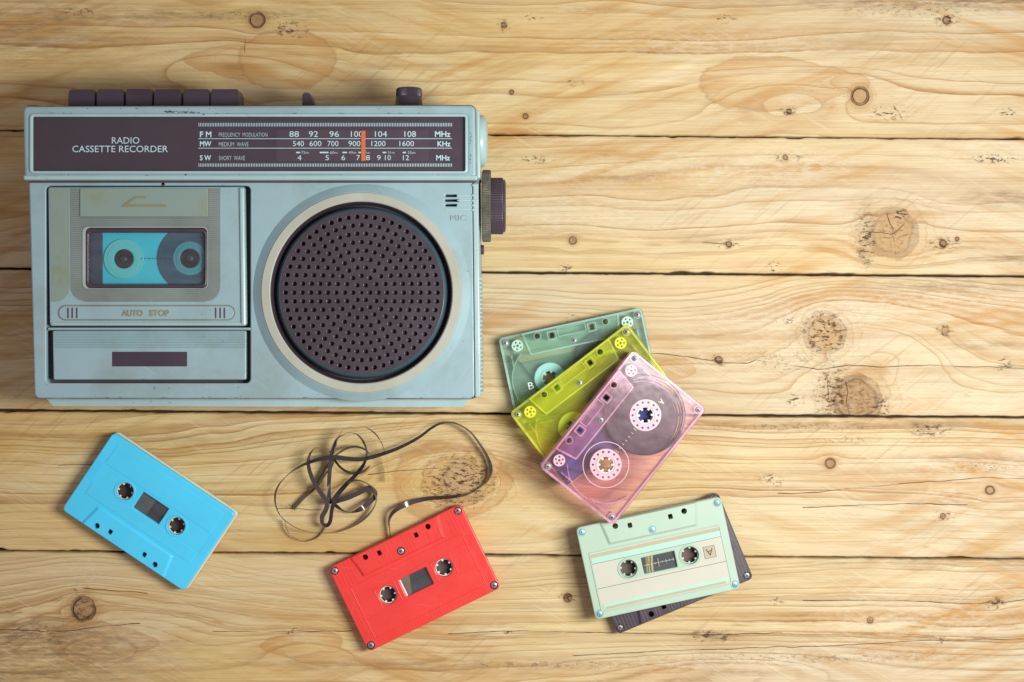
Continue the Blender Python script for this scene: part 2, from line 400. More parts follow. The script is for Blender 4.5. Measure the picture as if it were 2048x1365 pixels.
# flat-sawn figures: x, y, length, height, push
BUMP = {
 0: [(1585, 185, 150, 42, 92), (470, 128, 120, 34, 78), (1180, 60, 300, 30, -26), (300, 200, 150, 40, -30)],
 1: [(1500, 330, 300, 35, 40), (1850, 400, 150, 40, -30), (300, 430, 200, 40, 40)],
 2: [(1745, 690, 120, 62, 118), (1500, 610, 220, 40, -20), (500, 690, 220, 50, 60)],
 3: [(915, 960, 128, 48, 150), (300, 900, 200, 40, -32), (1500, 1010, 260, 40, 30)],
 4: [(190, 1288, 95, 30, 66), (620, 1300, 90, 26, 48), (230, 1215, 190, 46, 62), (1500, 1330, 200, 24, 46), (850, 1160, 300, 30, -30)],
 -1: [], 5: [],
}
ORANGE = {0: [(520, 120, 90, 26, .6), (1470, 60, 150, 14, .45), (1020, 262, 20, 8, .9), (1680, 165, 40, 12, .5), (1480, 165, 70, 20, .35)],
          1: [(1690, 345, 110, 16, .3), (1610, 440, 40, 4, .8), (2010, 395, 60, 14, .35)], 2: [(1350, 740, 30, 22, .7), (1400, 810, 90, 14, .4)],
          3: [(1440, 846, 60, 10, .6), (1640, 910, 34, 18, .7), (850, 905, 60, 10, .5), (1790, 975, 90, 12, .4), (700, 1050, 90, 26, .4)],
          4: [(165, 1280, 70, 26, .8), (255, 1290, 50, 14, .5), (560, 1285, 40, 20, .7), (1450, 1290, 60, 14, .5), (1800, 1305, 80, 12, .6), (1050, 1330, 250, 14, .45)], -1: [], 5: []}
CR = {0: [[(490, 82), (489, 102)], [(60, 212), (200, 214), (420, 206)]],
      1: [[(1775, 432), (1779, 446), (1786, 458), (1785, 470), (1790, 490), (1790, 506)], [(1741, 465), (1765, 466), (1785, 470)], [(1786, 470), (1806, 452)], [(1410, 485), (1450, 488)]],
      2: [[(1300, 707), (1360, 712), (1440, 724), (1496, 727), (1512, 720), (1560, 727), (1640, 739), (1700, 731), (1760, 735), (1880, 731), (2060, 738)],
          [(1692, 768), (1696, 786), (1692, 804), (1699, 832)], [(1655, 760), (1657, 795)]],
      3: [[(1560, 988), (1640, 984), (1730, 975), (1850, 965), (1950, 956), (2080, 958)], [(1610, 1015), (1700, 1012), (1800, 1009), (1930, 1009)],
          [(740, 948), (800, 942), (870, 938)], [(560, 1018), (640, 1020)], [(120, 930), (190, 931)]],
      4: [[(-60, 1258), (60, 1262), (150, 1262), (200, 1253), (275, 1248)], [(430, 1263), (560, 1264), (700, 1262)], [(900, 1268), (1010, 1262), (1140, 1265), (1330, 1268), (1400, 1270), (1560, 1266)],
          [(1150, 1312), (1300, 1304), (1500, 1296), (1700, 1291), (1870, 1281), (2080, 1278)], [(1610, 1201), (1800, 1203), (1985, 1208), (2080, 1196)], [(170, 1178), (290, 1186)]], -1: [], 5: []}
TORN = {0: [(1008, 50, 9, 9), (1066, 36, 12, 5), (1450, 36, 15, 6), (1893, 41, 16, 9), (1575, 222, 13, 6), (1150, 165, 11, 5), (2015, 225, 12, 6), (160, 24, 22, 5), (480, 30, 120, 8), (580, 60, 26, 12), (1830, 20, 150, 14), (1780, 225, 26, 10)],
        1: [(1070, 320, 24, 5), (1575, 315, 22, 6), (1990, 318, 34, 6), (1456, 488, 17, 6), (1888, 488, 20, 8), (1130, 537, 10, 6), (1548, 537, 9, 10), (1732, 478, 14, 40), (1800, 430, 12, 10)],
        2: [(1648, 665, 46, 46), (1560, 720, 60, 26), (1665, 790, 24, 42), (1437, 722, 9, 9), (1890, 662, 13, 9), (2008, 730, 12, 10), (1143, 638, 8, 6), (1590, 800, 14, 9), (1575, 643, 16, 5), (1760, 815, 14, 16)],
        3: [(895, 968, 36, 34), (940, 955, 36, 32), (1543, 961, 16, 8), (1886, 1033, 14, 7), (583, 1015, 8, 6), (1600, 855, 150, 8), (1860, 860, 26, 10), (1700, 880, 60, 8), (1970, 935, 70, 8)],
        4: [(160, 1180, 10, 8), (1425, 1273, 34, 8), (582, 1263, 10, 5), (1553, 1203, 9, 5), (1135, 1196, 14, 8), (1015, 1262, 14, 5), (1990, 1206, 14, 9), (80, 1265, 60, 20), (1600, 1316, 260, 9), (1100, 1330, 160, 8), (1876, 1281, 14, 5)], -1: [], 5: []}
PALE = {0: [(1915, 158, 10, 4), (1150, 20, 60, 10), (310, 45, 60, 8), (1600, 205, 40, 10), (1440, 90, 200, 20)],
        1: [(1590, 320, 60, 20), (1400, 340, 200, 30), (2010, 290, 60, 14), (1100, 430, 200, 30)], 2: [(1640, 690, 40, 20), (1560, 640, 120, 20), (1850, 600, 200, 20), (1420, 720, 40, 20)],
        3: [(1545, 962, 34, 14), (1900, 1000, 60, 24), (1950, 930, 160, 16), (640, 1010, 60, 30), (1000, 900, 100, 30), (150, 940, 50, 26)],
        4: [(165, 1150, 40, 26), (270, 1270, 50, 30), (1850, 1240, 160, 40), (1350, 1330, 220, 12), (1700, 1320, 180, 12), (1000, 1262, 40, 10), (600, 1275, 26, 12)], -1: [], 5: []}
DIRT_FALLOFF = {0: [(1900, 2, 260, 12, .9), (420, 30, 200, 10, .7), (60, 60, 120, 50, .6)], 1: [(2030, 395, 90, 12, .8), (2040, 518, 60, 9, .8), (1730, 470, 12, 40, .7), (1000, 320, 30, 5, .4)],
        2: [(1900, 572, 160, 10, .6), (1980, 692, 60, 6, .7), (1665, 790, 20, 40, .5)], 3: [(1700, 848, 260, 7, .7), (1860, 858, 26, 12, .8), (1960, 915, 90, 6, .6), (300, 880, 300, 10, .4)],
        4: [(60, 1265, 110, 24, .8), (1425, 1273, 34, 7, 1), (1900, 1128, 200, 9, .5), (800, 1330, 240, 10, .5), (190, 1300, 120, 18, .35), (40, 1345, 200, 45, .7)], -1: [], 5: []}  # broad lower-left patch paints the corner's light falloff along with grime

FLAME = {0: [(1560, 168, 158, 50, .25), (1700, 168, 40, 18, -.2), (482, 122, 112, 34, -.3), (575, 120, 95, 62, .1)], 1: [], 2: [(1352, 742, 40, 20, .3)],
         3: [(905, 962, 118, 78, .2), (915, 962, 72, 52, .1)], 4: [(205, 1284, 108, 38, .35), (600, 1292, 82, 30, -.4), (740, 1318, 150, 16, .2), (1790, 1304, 80, 16, -.4), (1120, 1338, 260, 12, .1)], -1: [], 5: []}
def seg_dist(X, Y, pl):
    d = np.full(X.shape, 99.0); sg = np.full(X.shape, 99.0)
    for (x0, y0), (x1, y1) in zip(pl, pl[1:]):
        vx, vy = x1-x0, y1-y0
        u = np.clip(((X-x0)*vx+(Y-y0)*vy)/(vx*vx+vy*vy), 0, 1)
        e = np.hypot(X-x0-u*vx, Y-y0-u*vy); m = e < d
        sg = np.where(m, ((X-x0)*vy-(Y-y0)*vx)/math.hypot(vx, vy), sg); d = np.where(m, e, d)
    return d, sg
def gauss(X, Y, x, y, sx, sy): return np.exp(-0.5*(((X-x)/sx)**2+((Y-y)/sy)**2))

table = empty('wooden_tabletop'); tag(table, kind='structure', label='weathered pale pine plank tabletop with dark gaps between the boards')
def plank(i):
    xs = np.arange(-420, 2470, 3.6); top, bot = gapline(i), gapline(i+1)
    gap = {0: 2.0, 1: 1.6, 2: 2.5, 3: 2.6, 4: 2.1}
    chip = lambda s: 1.3*fbm(xs/26.0, xs*0+s, s, 3)+np.maximum(0, fbm(xs/60.0, xs*0+s*2, s+5, 3)-0.33)*9
    ye0 = top(xs)+gap.get(i, 2)+chip(i*2+20); ye1 = bot(xs)-gap.get(i+1, 2)-chip(i*2+41)
    ts = np.concatenate([[0, .004, .011], np.linspace(.022, .978, 74), [.989, .996, 1]])
    X = np.repeat(xs[None, :], len(ts), 0); Y = ye0[None, :]+(ye1-ye0)[None, :]*ts[:, None]
    # height of the board: eased edges, slight cup, the planing step along the middle
    e = np.minimum(ts, 1-ts)*280
    Z = np.repeat((-1.1*np.exp(-e/1.3))[:, None], len(xs), 1)+0.12*fbm(X/160, Y/60, i+3)
    mid = {0: 132, 1: 407, 2: 690, 3: 975, 4: 1262}.get(i)
    if i in (0, 1): Z += 0.22*(1/(1+np.exp((Y-(mid+(X-1024)*0.008))/1.1)))*np.clip((X-500)/300, 0, 1)
    # grain field: straight grain + slow waves + flat-sawn figure + flow round the knots
    wav = 26*fbm(X/520, Y/190, i*5+1, 2)+7*fbm(X/120, Y/46, i*5+2, 2)
    F = Y+wav
    for (x, y, sx, sy, a) in BUMP[i]: F = F+a*gauss(X+14*fbm(X/60, Y/40, 3), Y, x, y, sx, sy)
    KR = np.full(X.shape, 4.0); KF = np.zeros(X.shape); KL = np.zeros(X.shape); T = np.zeros(X.shape)
    for (x, y, r, fill, ln, torn, push) in KN[i]:
        d2 = ((X-x)/1.55)**2+(Y-y)**2
        F = F-(Y-y)*np.minimum(0.96, (r*push)**2/(d2+0.35*r*r))*np.exp(-d2/(r*7)**2)
        d = np.hypot(X-x, Y-y)/r*(1+0.10*fbm(X/22, Y/22, int(x)))
        m = d < KR; KR = np.where(m, d, KR); KF = np.where(m, fill, KF); KL = np.where(m, ln, KL)
        T = np.maximum(T, torn*np.clip(1.35-d, 0, 1)*1.6)
    for (x, y, sx, sy) in TORN[i]: T = np.maximum(T, (0.95 if sx < 40 else 0.18)*gauss(X, Y, x, y, sx*0.75, sy*0.75))
    CK = np.full(X.shape, 30.0); CS = np.full(X.shape, 30.0)
    for pl in CR[i]:
        L = pl[-1][0]; Yw = Y+2.2*fbm(X/30, Y*0, 7)
        d, sg = seg_dist(X, Yw, pl); m = d < CK; CS = np.where(m, sg, CS); CK = np.where(m, d, CK)
    FL = np.full(X.shape, -1.0)
    for (x, y, sx, sy, tp) in FLAME[i]:
        dx = (X-x)/sx; dy = (Y-y+6*fbm(X/70, Y/50, 9))/sy/np.clip(1-tp*dx, .35, 2)
        v = 1-np.sqrt(dx*dx+dy*dy); FL = np.where(np.abs(v) < np.abs(FL), v, np.maximum(FL, np.where(v > 0, v, FL)))
    FL = np.clip(FL, -1, 1)
    add = lambda lst, k: np.clip(sum((gauss(X, Y, *q[:4])*(q[4] if len(q) > 4 else 1) for q in lst), np.zeros(X.shape)), 0, k)
    O = add(ORANGE[i], 1); P = add(PALE[i], 1); Dd = add(DIRT_FALLOFF[i], 1)
    k = PX*MM
    P3 = np.stack([(X-1024)*k, -(Y-682.5)*k, Z*MM], -1)
    nr, nc = X.shape
    wall0 = P3[0].copy(); wall0[:, 2] = -0.020; wall1 = P3[-1].copy(); wall1[:, 2] = -0.020
    V = np.concatenate([wall0[None], P3, wall1[None]], 0); nr += 2
    idx = np.arange(nr*nc).reshape(nr, nc)
    q = np.stack([idx[:-1, :-1], idx[1:, :-1], idx[1:, 1:], idx[:-1, 1:]], -1).reshape(-1, 4)
    back = np.stack([idx[-1, :-1], idx[0, :-1], idx[0, 1:], idx[-1, 1:]], -1)
    q = np.concatenate([q, back], 0)
    me = bpy.data.meshes.new('plank')
    me.vertices.add(nr*nc); me.vertices.foreach_set('co', V.reshape(-1).astype(np.float32))
    me.loops.add(q.size); me.loops.foreach_set('vertex_index', q.reshape(-1).astype(np.int32))
    me.polygons.add(len(q)); me.polygons.foreach_set('loop_start', (np.arange(len(q))*4).astype(np.int32))
    me.update(calc_edges=True)
    tone = 0.55*np.clip((X-1300)/700, -1, 1)+0.8*vnoise(X*0+i*3.7, Y*0+0.5, 2)+0.7*fbm(X/500, Y/120, i+30)
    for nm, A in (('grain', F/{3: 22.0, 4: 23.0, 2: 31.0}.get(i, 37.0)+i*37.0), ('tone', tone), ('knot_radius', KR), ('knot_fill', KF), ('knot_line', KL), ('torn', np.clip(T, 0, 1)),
                  ('crack', CS), ('crack_reach', CK), ('orange', O), ('lens_figure', FL), ('pale', P), ('dirt_falloff', Dd)):
        A = np.concatenate([A[:1], A, A[-1:]], 0)
        a = me.attributes.new(nm, 'FLOAT', 'POINT'); a.data.foreach_set('value', A.reshape(-1).astype(np.float32))
    return put('plank', me, M_PINE, table, smooth=50)
for i in range(-1, 6): plank(i)
M_UNDER = plastic('gap_shadow_board', (0.10, 0.065, 0.06), 0.8, 0.2)
put('under_board', box(-510, 510, -360, 360, -45, -20.5), M_UNDER, table, smooth=0)

# ------------------------------------------------------------------ shared materials
M_BLACK = plastic('black_plastic', (0.053, 0.039, 0.056), 0.36, 0.15, fine=0.12)
M_BLACK_MATTE = plastic('dull_black_plastic', (0.053, 0.039, 0.056), 0.55, 0.12, spec=0.3)
M_SILVER = plastic('silver_blue_paint', (0.275, 0.42, 0.47), 0.40, 0.05, spec=0.5, speck=0.6, grime=(0.215, 0.27, 0.255), grime_amt=0.6, scuff=0.4)
M_SILVER_LT = plastic('pale_silver_trim', (0.35, 0.51, 0.53), 0.30, 0.06, spec=0.6, speck=0.5, scuff=0.4)
M_STAIN = plastic('stained_silver_paint', (0.22, 0.31, 0.285), 0.45, 0.07, speck=0.3, grime=(0.21, 0.24, 0.15), grime_amt=0.85, grime_scale=30)
M_RIB = plastic('ribbed_silver_plastic', (0.33, 0.42, 0.405), 0.42, 0.06, grime=(0.22, 0.22, 0.17), grime_amt=0.55)
M_DARKGROOVE = plastic('dark_groove', (0.075, 0.055, 0.075), 0.6, 0.2)  # plain dark purple for the well floor, grooves, slots and seams
M_RING = plastic('brushed_champagne_ring', (0.39, 0.415, 0.36), 0.42, 0.06, spec=0.5, grime=(0.30, 0.30, 0.23), grime_amt=0.5, scuff=0.5)
M_CONE = plastic('speaker_cone', (0.062, 0.046, 0.063), 0.7, 0.2)
M_RIM = plastic('teal_sheen_rim', (0.045, 0.10, 0.13), 0.24, 0.1, spec=0.7)  # teal sheen of the rim painted into its base colour
M_GRILLE = plastic('dark_speaker_mesh', (0.046, 0.035, 0.049), 0.34, 0.12, spec=0.55)
M_HOLE = plastic('hole_interior', (0.040, 0.029, 0.040), 0.9, 0.1, spec=0.1)
M_PRINT = plastic('dial_print', (0.42, 0.62, 0.68), 0.5, 0.08)
M_NEEDLE = plastic('orange_needle', (0.58, 0.13, 0.05), 0.4, 0.06)
M_STEEL = plastic('screw_steel', (0.33, 0.34, 0.34), 0.42, 0.15, metal=0.6)
M_CHIP = plastic('bare_chip', (0.075, 0.058, 0.065), 0.7, 0.2)
M_MICTXT = plastic('embossed_grey', (0.27, 0.36, 0.38), 0.4, 0.05)
M_GOLD = plastic('tarnished_emboss', (0.24, 0.225, 0.13), 0.45, 0.1)
def glass_pane(name, refl=0.05, tint=(0.93, 0.97, 0.98), rough=0.06): return clear_plastic(name, tint, tint, 0.015, rough)
M_GLASS = clear_plastic('deck_window', (0.95, 0.975, 0.98), (0.6, 0.7, 0.75), 0.03, 0.10)

# ------------------------------------------------------------------ the radio
ROFF = (*at(500, 520, 80), 0.0)
radio = empty('radio_cassette_recorder', ROFF)
tag(radio, 'silver blue radio cassette recorder with black dial panel and round speaker', 'radio')
def rp(p, z=78): return [at(x, y, z) for x, y in p]
def rput(name, me, mat, parent=radio, smooth=35): return put(name, me, mat, parent, off=ROFF, smooth=smooth)
def rrect(x0, y0, x1, y1, r=0, z=78, n=5): return rp(rect(x0, y0, x1, y1, r, n), z)
ZP = 74.0   # lower front face
ZB = 80.0   # upper bezel face

# body behind the fascia, the protruding foot, the side wall
case = rput('case', slab([rp(round_poly([(58, 222), (946, 222), (951, 790), (72, 790)], 12), ZP)], 0, 64, 2.5), M_SILVER)
rput('foot_rail', prism(rp([(92, 780), (938, 780), (938, 799), (926, 814.5), (107, 812.5), (92, 797)], 60), 0.5, 60), M_SILVER_LT, smooth=0)
# lower fascia with openings for cassette well, speaker and microphone slots
SC = (722.5, 585.5)
def pxc(r, n=96, c=SC, z=78): return rp(circle(c[0], c[1], r, n), z)
well = rrect(89, 371, 499, 767, 9)
mic = [rrect(890, 388.5, 913, 393, 2), rrect(889, 398, 917, 402.5, 2), rrect(890, 407.5, 913, 412, 2)]
fascia = rput('fascia', slab([rp(round_poly([(54, 362), (944, 362), (949, 798), (66, 797)], [2, 2, 9, 9])), well, pxc(199)]+mic, 62, ZP, 0.8), M_SILVER)
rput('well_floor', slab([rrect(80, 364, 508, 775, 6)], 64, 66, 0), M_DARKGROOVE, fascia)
rput('mic_floor', slab([rrect(884, 380, 924, 420, 2)], 64.2, 66.5, 0), M_HOLE, fascia)
gro = [slab([rrect(914, y, 946, y+2.2, 0.6)], ZP-0.2, ZP+0.28, 0.1) for y in (389.5, 399, 408.5)]+[slab([rrect(890, 417, 946, 419.2, 0.6)], ZP-0.2, ZP+0.28, 0.1)]
rput('mic_rib', join(gro), M_SILVER_LT, fascia)
a, b = at(901, 441, 78), at(933.5, 430, 78)
rput('mic_lettering', fit_text('MIC', a[0], b[0], a[1], b[1], ZP+0.1, 0.9, 0.0), M_MICTXT, fascia, smooth=0)
# corner trim strip along the right edge with notches, and the ribbed side
parts = [slab([rp([(945.5, 366), (956.5, 366), (960.5, 794), (950, 796)])], 52, ZP+0.4, 0.9)]
rput('edge_trim', join(parts), M_SILVER_LT)
parts = [slab([rrect(944, y, 956, y+4.5, 1.5)], ZP, ZP+0.9, 0.25) for y in (368, 388, 398.5, 408, 417)]
rput('trim_notch', join(parts), M_SILVER_LT)
parts = [box(*[at(957+(y-560)*0.008, 0, 60)[0], at(963.5+(y-560)*0.008, 0, 60)[0]], at(0, y+5.4, 60)[1], at(0, y, 60)[1], 20, 66, 0.6, 1) for y in np.arange(556, 786, 8.4)]
rput('side_ribbing', join(parts), M_SILVER_LT)
rput('side_wall', slab([rp([(940, 226), (958.5, 226), (962.5, 790), (940, 790)], 60)], 5, 60, 2), M_SILVER)

# dial bezel: frame, bright inner lip, moulding below
bez = rp(round_poly([(47.5, 214), (950, 211.5), (952, 359), (50.5, 359)], 11, 6))
M_EDGE = plastic('worn_dark_edge', (0.13, 0.125, 0.13), 0.5, 0.3, grime=(0.24, 0.30, 0.30), grime_amt=0.9, grime_scale=70)
rput('worn_edge', slab([rp(round_poly([(45.6, 212), (952, 209.3), (953, 361), (48.6, 361)], 12, 6))], 56, ZB-3.2, 1.0), M_EDGE)
rput('worn_edge', slab([rp(round_poly([(52.6, 362), (946, 362), (950.5, 799.6), (64.6, 798.8)], [2, 2, 9, 9])), rrect(80, 364, 508, 775, 6), pxc(212), rrect(884, 380, 924, 420, 2)], 50, ZP-1.6, 0.6), M_EDGE)
bezel = rput('dial_bezel', slab([bez, rrect(63, 231, 935, 346, 7)], 60, ZB, 1.5), M_SILVER)
rput('bezel_lip', slab([rrect(60.5, 228.5, 936, 348.5, 9), rrect(68, 235, 930, 343, 3)], ZB-1.5, ZB+1.0, 0.85), M_SILVER_LT, bezel)
rput('bezel_moulding', slab([rp(round_poly([(48.5, 351.5), (954, 351.5), (955, 361), (49, 361)], 3))], 63, ZB+0.7, 1.0), M_SILVER_LT, bezel)
rput('bezel_shoulder', slab([rp(round_poly([(951, 219), (959, 224), (961, 357), (952, 359)], 3), 72)], 30, 76, 1.2), M_SILVER_LT, bezel)
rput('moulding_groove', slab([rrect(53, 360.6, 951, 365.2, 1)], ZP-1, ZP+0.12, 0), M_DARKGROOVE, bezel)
M_DIAL = plastic('dial_panel_black', (0.054, 0.040, 0.056), 0.40, 0.05, spec=0.35, fine=0.0)
dial = rput('dial_panel', slab([rrect(60, 228, 938, 350, 3)], 70, ZB-1.7, 0), M_DIAL)
M_DIALWIN = plastic('dial_scale_strip', (0.068, 0.049, 0.068), 0.4, 0.05, spec=0.35)
ZD = ZB-1.7
rput('scale_strip', slab([rrect(553, 261, 858, 323, 5)], ZD-0.2, ZD+0.06, 0), M_DIALWIN, dial)
def T(s, x0, x1, y0, y1, bold=0.0):
    a, b = at(x0, y1, 78), at(x1, y0, 78)
    rput('dial_word', fit_text(s, a[0], b[0], a[1], b[1], ZD+0.14, 0, bold), M_PRINT, dial, smooth=0)
T('RADIO', 224, 279, 275, 288); T('CASSETTE RECORDER', 145, 336, 292, 305)
T('F M', 400, 423, 263.5, 275, .00025); T('FREQUENCY  MODULATION', 438, 535, 266, 275.5, -.00016); T('MW', 400, 423, 283, 293.5, .00025); T('MEDIUM  WAVE', 438, 497, 285, 293.5, -.00016)
T('S W', 400, 422.5, 311, 321.5, .00025); T('SHORT  WAVE', 438, 490, 312.5, 321, -.00016)
for s, x0, x1 in (('88', 579, 598), ('92', 618, 636), ('96', 659, 678), ('100', 702, 726), ('104', 750, 774), ('108', 809, 832)): T(s, x0, x1, 263, 274.5)
for s, x0, x1 in (('540', 586, 608), ('600', 619, 643), ('700', 655, 677), ('900', 697, 721), ('1200', 743, 771), ('1600', 799, 828)): T(s, x0, x1, 282.5, 293)
for s, x0, x1 in (('4', 595, 603), ('5', 651, 658), ('6', 683, 690.5), ('7', 713, 720), ('8', 732, 740), ('9', 754, 761.5), ('10', 770, 782), ('12', 806, 818)): T(s, x0, x1, 311, 321)
for s, x0, x1 in (('75m', 603, 617.5), ('60m', 660, 675), ('49m', 697.5, 712), ('41m', 727, 739.5), ('31m', 776, 789), ('25m', 815.5, 830.5)): T(s, x0, x1, 303, 308.3, -.0001)
T('MHz', 870, 901, 263, 274.5, .0002); T('KHz', 875, 901, 283, 293.5, .0002); T('MHz', 872.5, 900, 311, 321.5, .0002)
tk = []
def flat(x0, y0, x1, y1): return slab([rrect(x0, y0, x1, y1)], ZD-0.1, ZD+0.13, 0)
bm = bmesh.new()
def quad(x0, y0, x1, y1):
    vs_ = [bm.verts.new((p[0]*MM, p[1]*MM, (ZD+0.13)*MM)) for p in rp([(x0, y1), (x1, y1), (x1, y0), (x0, y0)])]
    bm.faces.new(vs_)
for k in range(155):
    x = 397.5+k*3.28
    quad(x, 246.5, x+1.25, 253.5); quad(x, 327.5, x+1.25, 334)
for (x0, x1, y) in ((397, 904, 278), (397, 904, 297)): quad(x0, y-.55, x1, y+.55)
for (x0, x1) in ((592.5, 600.5), (639.5, 657), (685, 694), (717, 723), (765.5, 772.5), (805.5, 812)): quad(x0, 304.2, x1, 307)
rput('dial_tick', bm_mesh(bm), M_PRINT, dial, smooth=0)
rput('tuning_needle', slab([rrect(722.5, 262, 731, 322.5, 1)], ZD+0.2, ZD+0.6, 0.15), M_NEEDLE, dial)

# paint chips along worn edges
random.seed(5); ch = []
def chip(x, y, w, h, z):
    n = random.randint(6, 9)
    pts = [(x+w*math.cos(2*math.pi*k/n)*random.uniform(.5, 1.1), y+h*math.sin(2*math.pi*k/n)*random.uniform(.4, 1.2)) for k in range(n)]
    ch.append(prism(rp(pts, z), z-0.1, z+0.03))
for k in range(16): chip(331+k*4.4, 225.5-random.uniform(0, 3)*(1-k/20), 3.5, random.uniform(.8, 3.4)*(1-k/22), ZB)
for k in range(30): chip(random.uniform(60, 930), random.choice([217.5, 227.3, 350.3, 226.5]), random.uniform(1, 5), random.uniform(.4, .9), ZB)
for k in range(12): chip(941.5+random.uniform(-1.5, 1.5), random.uniform(262, 335), random.uniform(.5, 1.1), random.uniform(1, 4), ZB)
for k in range(14): chip(random.uniform(70, 945), 795.5+random.uniform(-.6, .6), random.uniform(1, 8), random.uniform(.3, .8), ZP)
for k in range(10): chip(58.5+(y0-366)*0.023 if (y0 := random.uniform(380, 780)) else 0, y0, random.uniform(.5, 1.1), random.uniform(1, 6), ZP)
chip(948, 795, 5, 2, ZP); chip(137, 352, .6, 5, ZB); chip(326, 369, 5, 5, ZP-0.03); chip(294, 352, 5, 2, ZB); chip(371, 352, 3, 4, ZB); chip(407, 229.5, 3, 1.6, ZB+1.0)
for k in range(46): chip(random.uniform(60, 950), random.uniform(372, 792), random.uniform(.3, .8), random.uniform(.3, .9), ZP)
ch = [c for c in ch]
rput('paint_chip', join(ch), M_CHIP, smooth=0)

# cassette door
door_o = rp(round_poly([(94, 374), (487.5, 373), (491.5, 652), (97, 652)], [5, 4, 6, 5]))
door = rput('cassette_door', slab([door_o, rrect(165, 455, 412, 576, 9)], 66.2, ZP+1.2, 0.7), M_SILVER)
ZR = ZP+1.2
rput('door_edge', slab([rp(round_poly([(477.5, 375), (487.5, 375), (491, 651), (481.5, 651)], 3))], ZR-2, ZR+1.4, 1.0), M_SILVER_LT, door)
rput('door_sill', slab([rp(round_poly([(100, 645.5), (490, 645.5), (490, 652), (100, 652)], 2))], ZR-2, ZR+0.8, 0.8), M_SILVER_LT, door)
rput('stained_band', slab([rp(round_poly([(97, 376), (136, 376), (138, 604), (100, 604)], [3, 1, 30, 1]))], ZR-0.3, ZR+0.14, 0.05), M_STAIN, door)
# horizontal ribbing round the window
def rib_span(y):
    x0, x1 = 138.0+(y-376)*0.01, 439.0
    if y > 574:
        d = min(1.0, (y-574)/29.0); x0 += 30*(1-math.sqrt(max(0, 1-d*d))); x1 -= 30*(1-math.sqrt(max(0, 1-d*d)))
    return x0, x1
spans = []
y = 377.0
while y < 603:
    x0, x1 = rib_span(y+1)
    if y < 434: spans += [(x0, 157.5, y), (415.5, x1, y)]
    elif 452 < y+1 < 579: spans += [(x0, 162, y), (415, x1, y)]
    else: spans.append((x0, x1, y))
    y += 3.75
bm = bmesh.new()
for (x0, x1, y) in spans:
    A = [at(x0, y+2.6, 78), at(x1, y+2.6, 78), at(x1, y, 78), at(x0, y, 78)]
    m = [at(x0, y+1.3, 78), at(x1, y+1.3, 78)]
    v = [bm.verts.new((p[0]*MM, p[1]*MM, (ZR-0.1)*MM)) for p in A]+[bm.verts.new((p[0]*MM, p[1]*MM, (ZR+0.62)*MM)) for p in m]
    bm.faces.new((v[0], v[1], v[5], v[4])); bm.faces.new((v[4], v[5], v[2], v[3])); bm.faces.new((v[0], v[4], v[3])); bm.faces.new((v[1], v[2], v[5]))
rput('ribbing', bm_mesh(bm), M_RIB, door, smooth=0)
rib_floor = [(138, 376), (439, 376), (439, 573)]+[(409+30*math.cos(a), 573+30*math.sin(a)) for a in np.linspace(0.1, math.pi/2, 8)]+[(169+30*math.cos(a), 573+30*math.sin(a)) for a in np.linspace(math.pi/2, math.pi-0.1, 8)]
rput('rib_bed', slab([rp(rib_floor), rrect(164, 454, 413, 577, 9)], ZR-0.3, ZR+0.1, 0), plastic('rib_valley', (0.17, 0.19, 0.19), 0.6, 0.2), door)
pl = rput('eject_plate', slab([rrect(158.5, 376.5, 414.5, 433, 1)], ZR-0.2, ZR+0.9, 0.25), M_STAIN, door)
ar = [(240.5, 413.5), (268, 392.5), (290, 392.5), (290, 397), (270, 397), (254, 409), (331, 409), (331, 413.5)]
rput('eject_arrow', slab([rp(ar)], ZR+0.7, ZR+1.25, 0.2), M_GOLD, pl)
# window: bevelled pale rim, dark frame, glass
rput('window_rim', slab([rrect(162.5, 453, 414.5, 578, 11), rrect(169, 455.5, 413, 576.5, 10)], ZR-1, ZR+0.6, 0.3), M_RIB, door)
wf = rput('window_frame', slab([rrect(168, 456, 412.5, 576, 10), rrect(175.5, 465, 407.5, 568.5, 7)], 68, ZR+0.5, 0.9), M_BLACK, door)
rput('window_glass', slab([rrect(174, 463, 409, 570, 7)], ZR-1.9, ZR-1.2, 0), M_GLASS, door)
# pill with AUTO STOP
pill = rrect(113, 610, 469, 641.5, 15.4, n=8)
rput('pill_outline', slab([pill, rrect(115.5, 612.3, 466.5, 639.2, 13, n=8)], ZR-0.3, ZR+0.08, 0), plastic('groove_dirt', (0.17, 0.17, 0.15), 0.6, 0.3), door)
rput('pill', slab([rrect(116, 612.8, 466, 638.7, 12.7, n=8)], ZR-0.3, ZR+0.4, 0.3), M_SILVER, door)
a, b = at(241.5, 633, 78), at(284, 620, 78)
t1 = fit_text('AUTO', a[0], b[0], a[1], b[1], ZR+0.45, 0.5, .0003)
a, b = at(297, 633, 78), at(337, 620, 78)
t2 = fit_text('STOP', a[0], b[0], a[1], b[1], ZR+0.45, 0.5, .0003)
rput('door_word', t1, M_GOLD, door, smooth=0); rput('door_word', t2, M_GOLD, door, smooth=0)
for x in (134, 142.5, 151.5, 430, 439, 447.5):
    rput('vent_slot', slab([rrect(x-1.7, 615.5, x+1.7, 637, 1.6)], ZR+0.2, ZR+0.47, 0), M_DARKGROOVE, door)

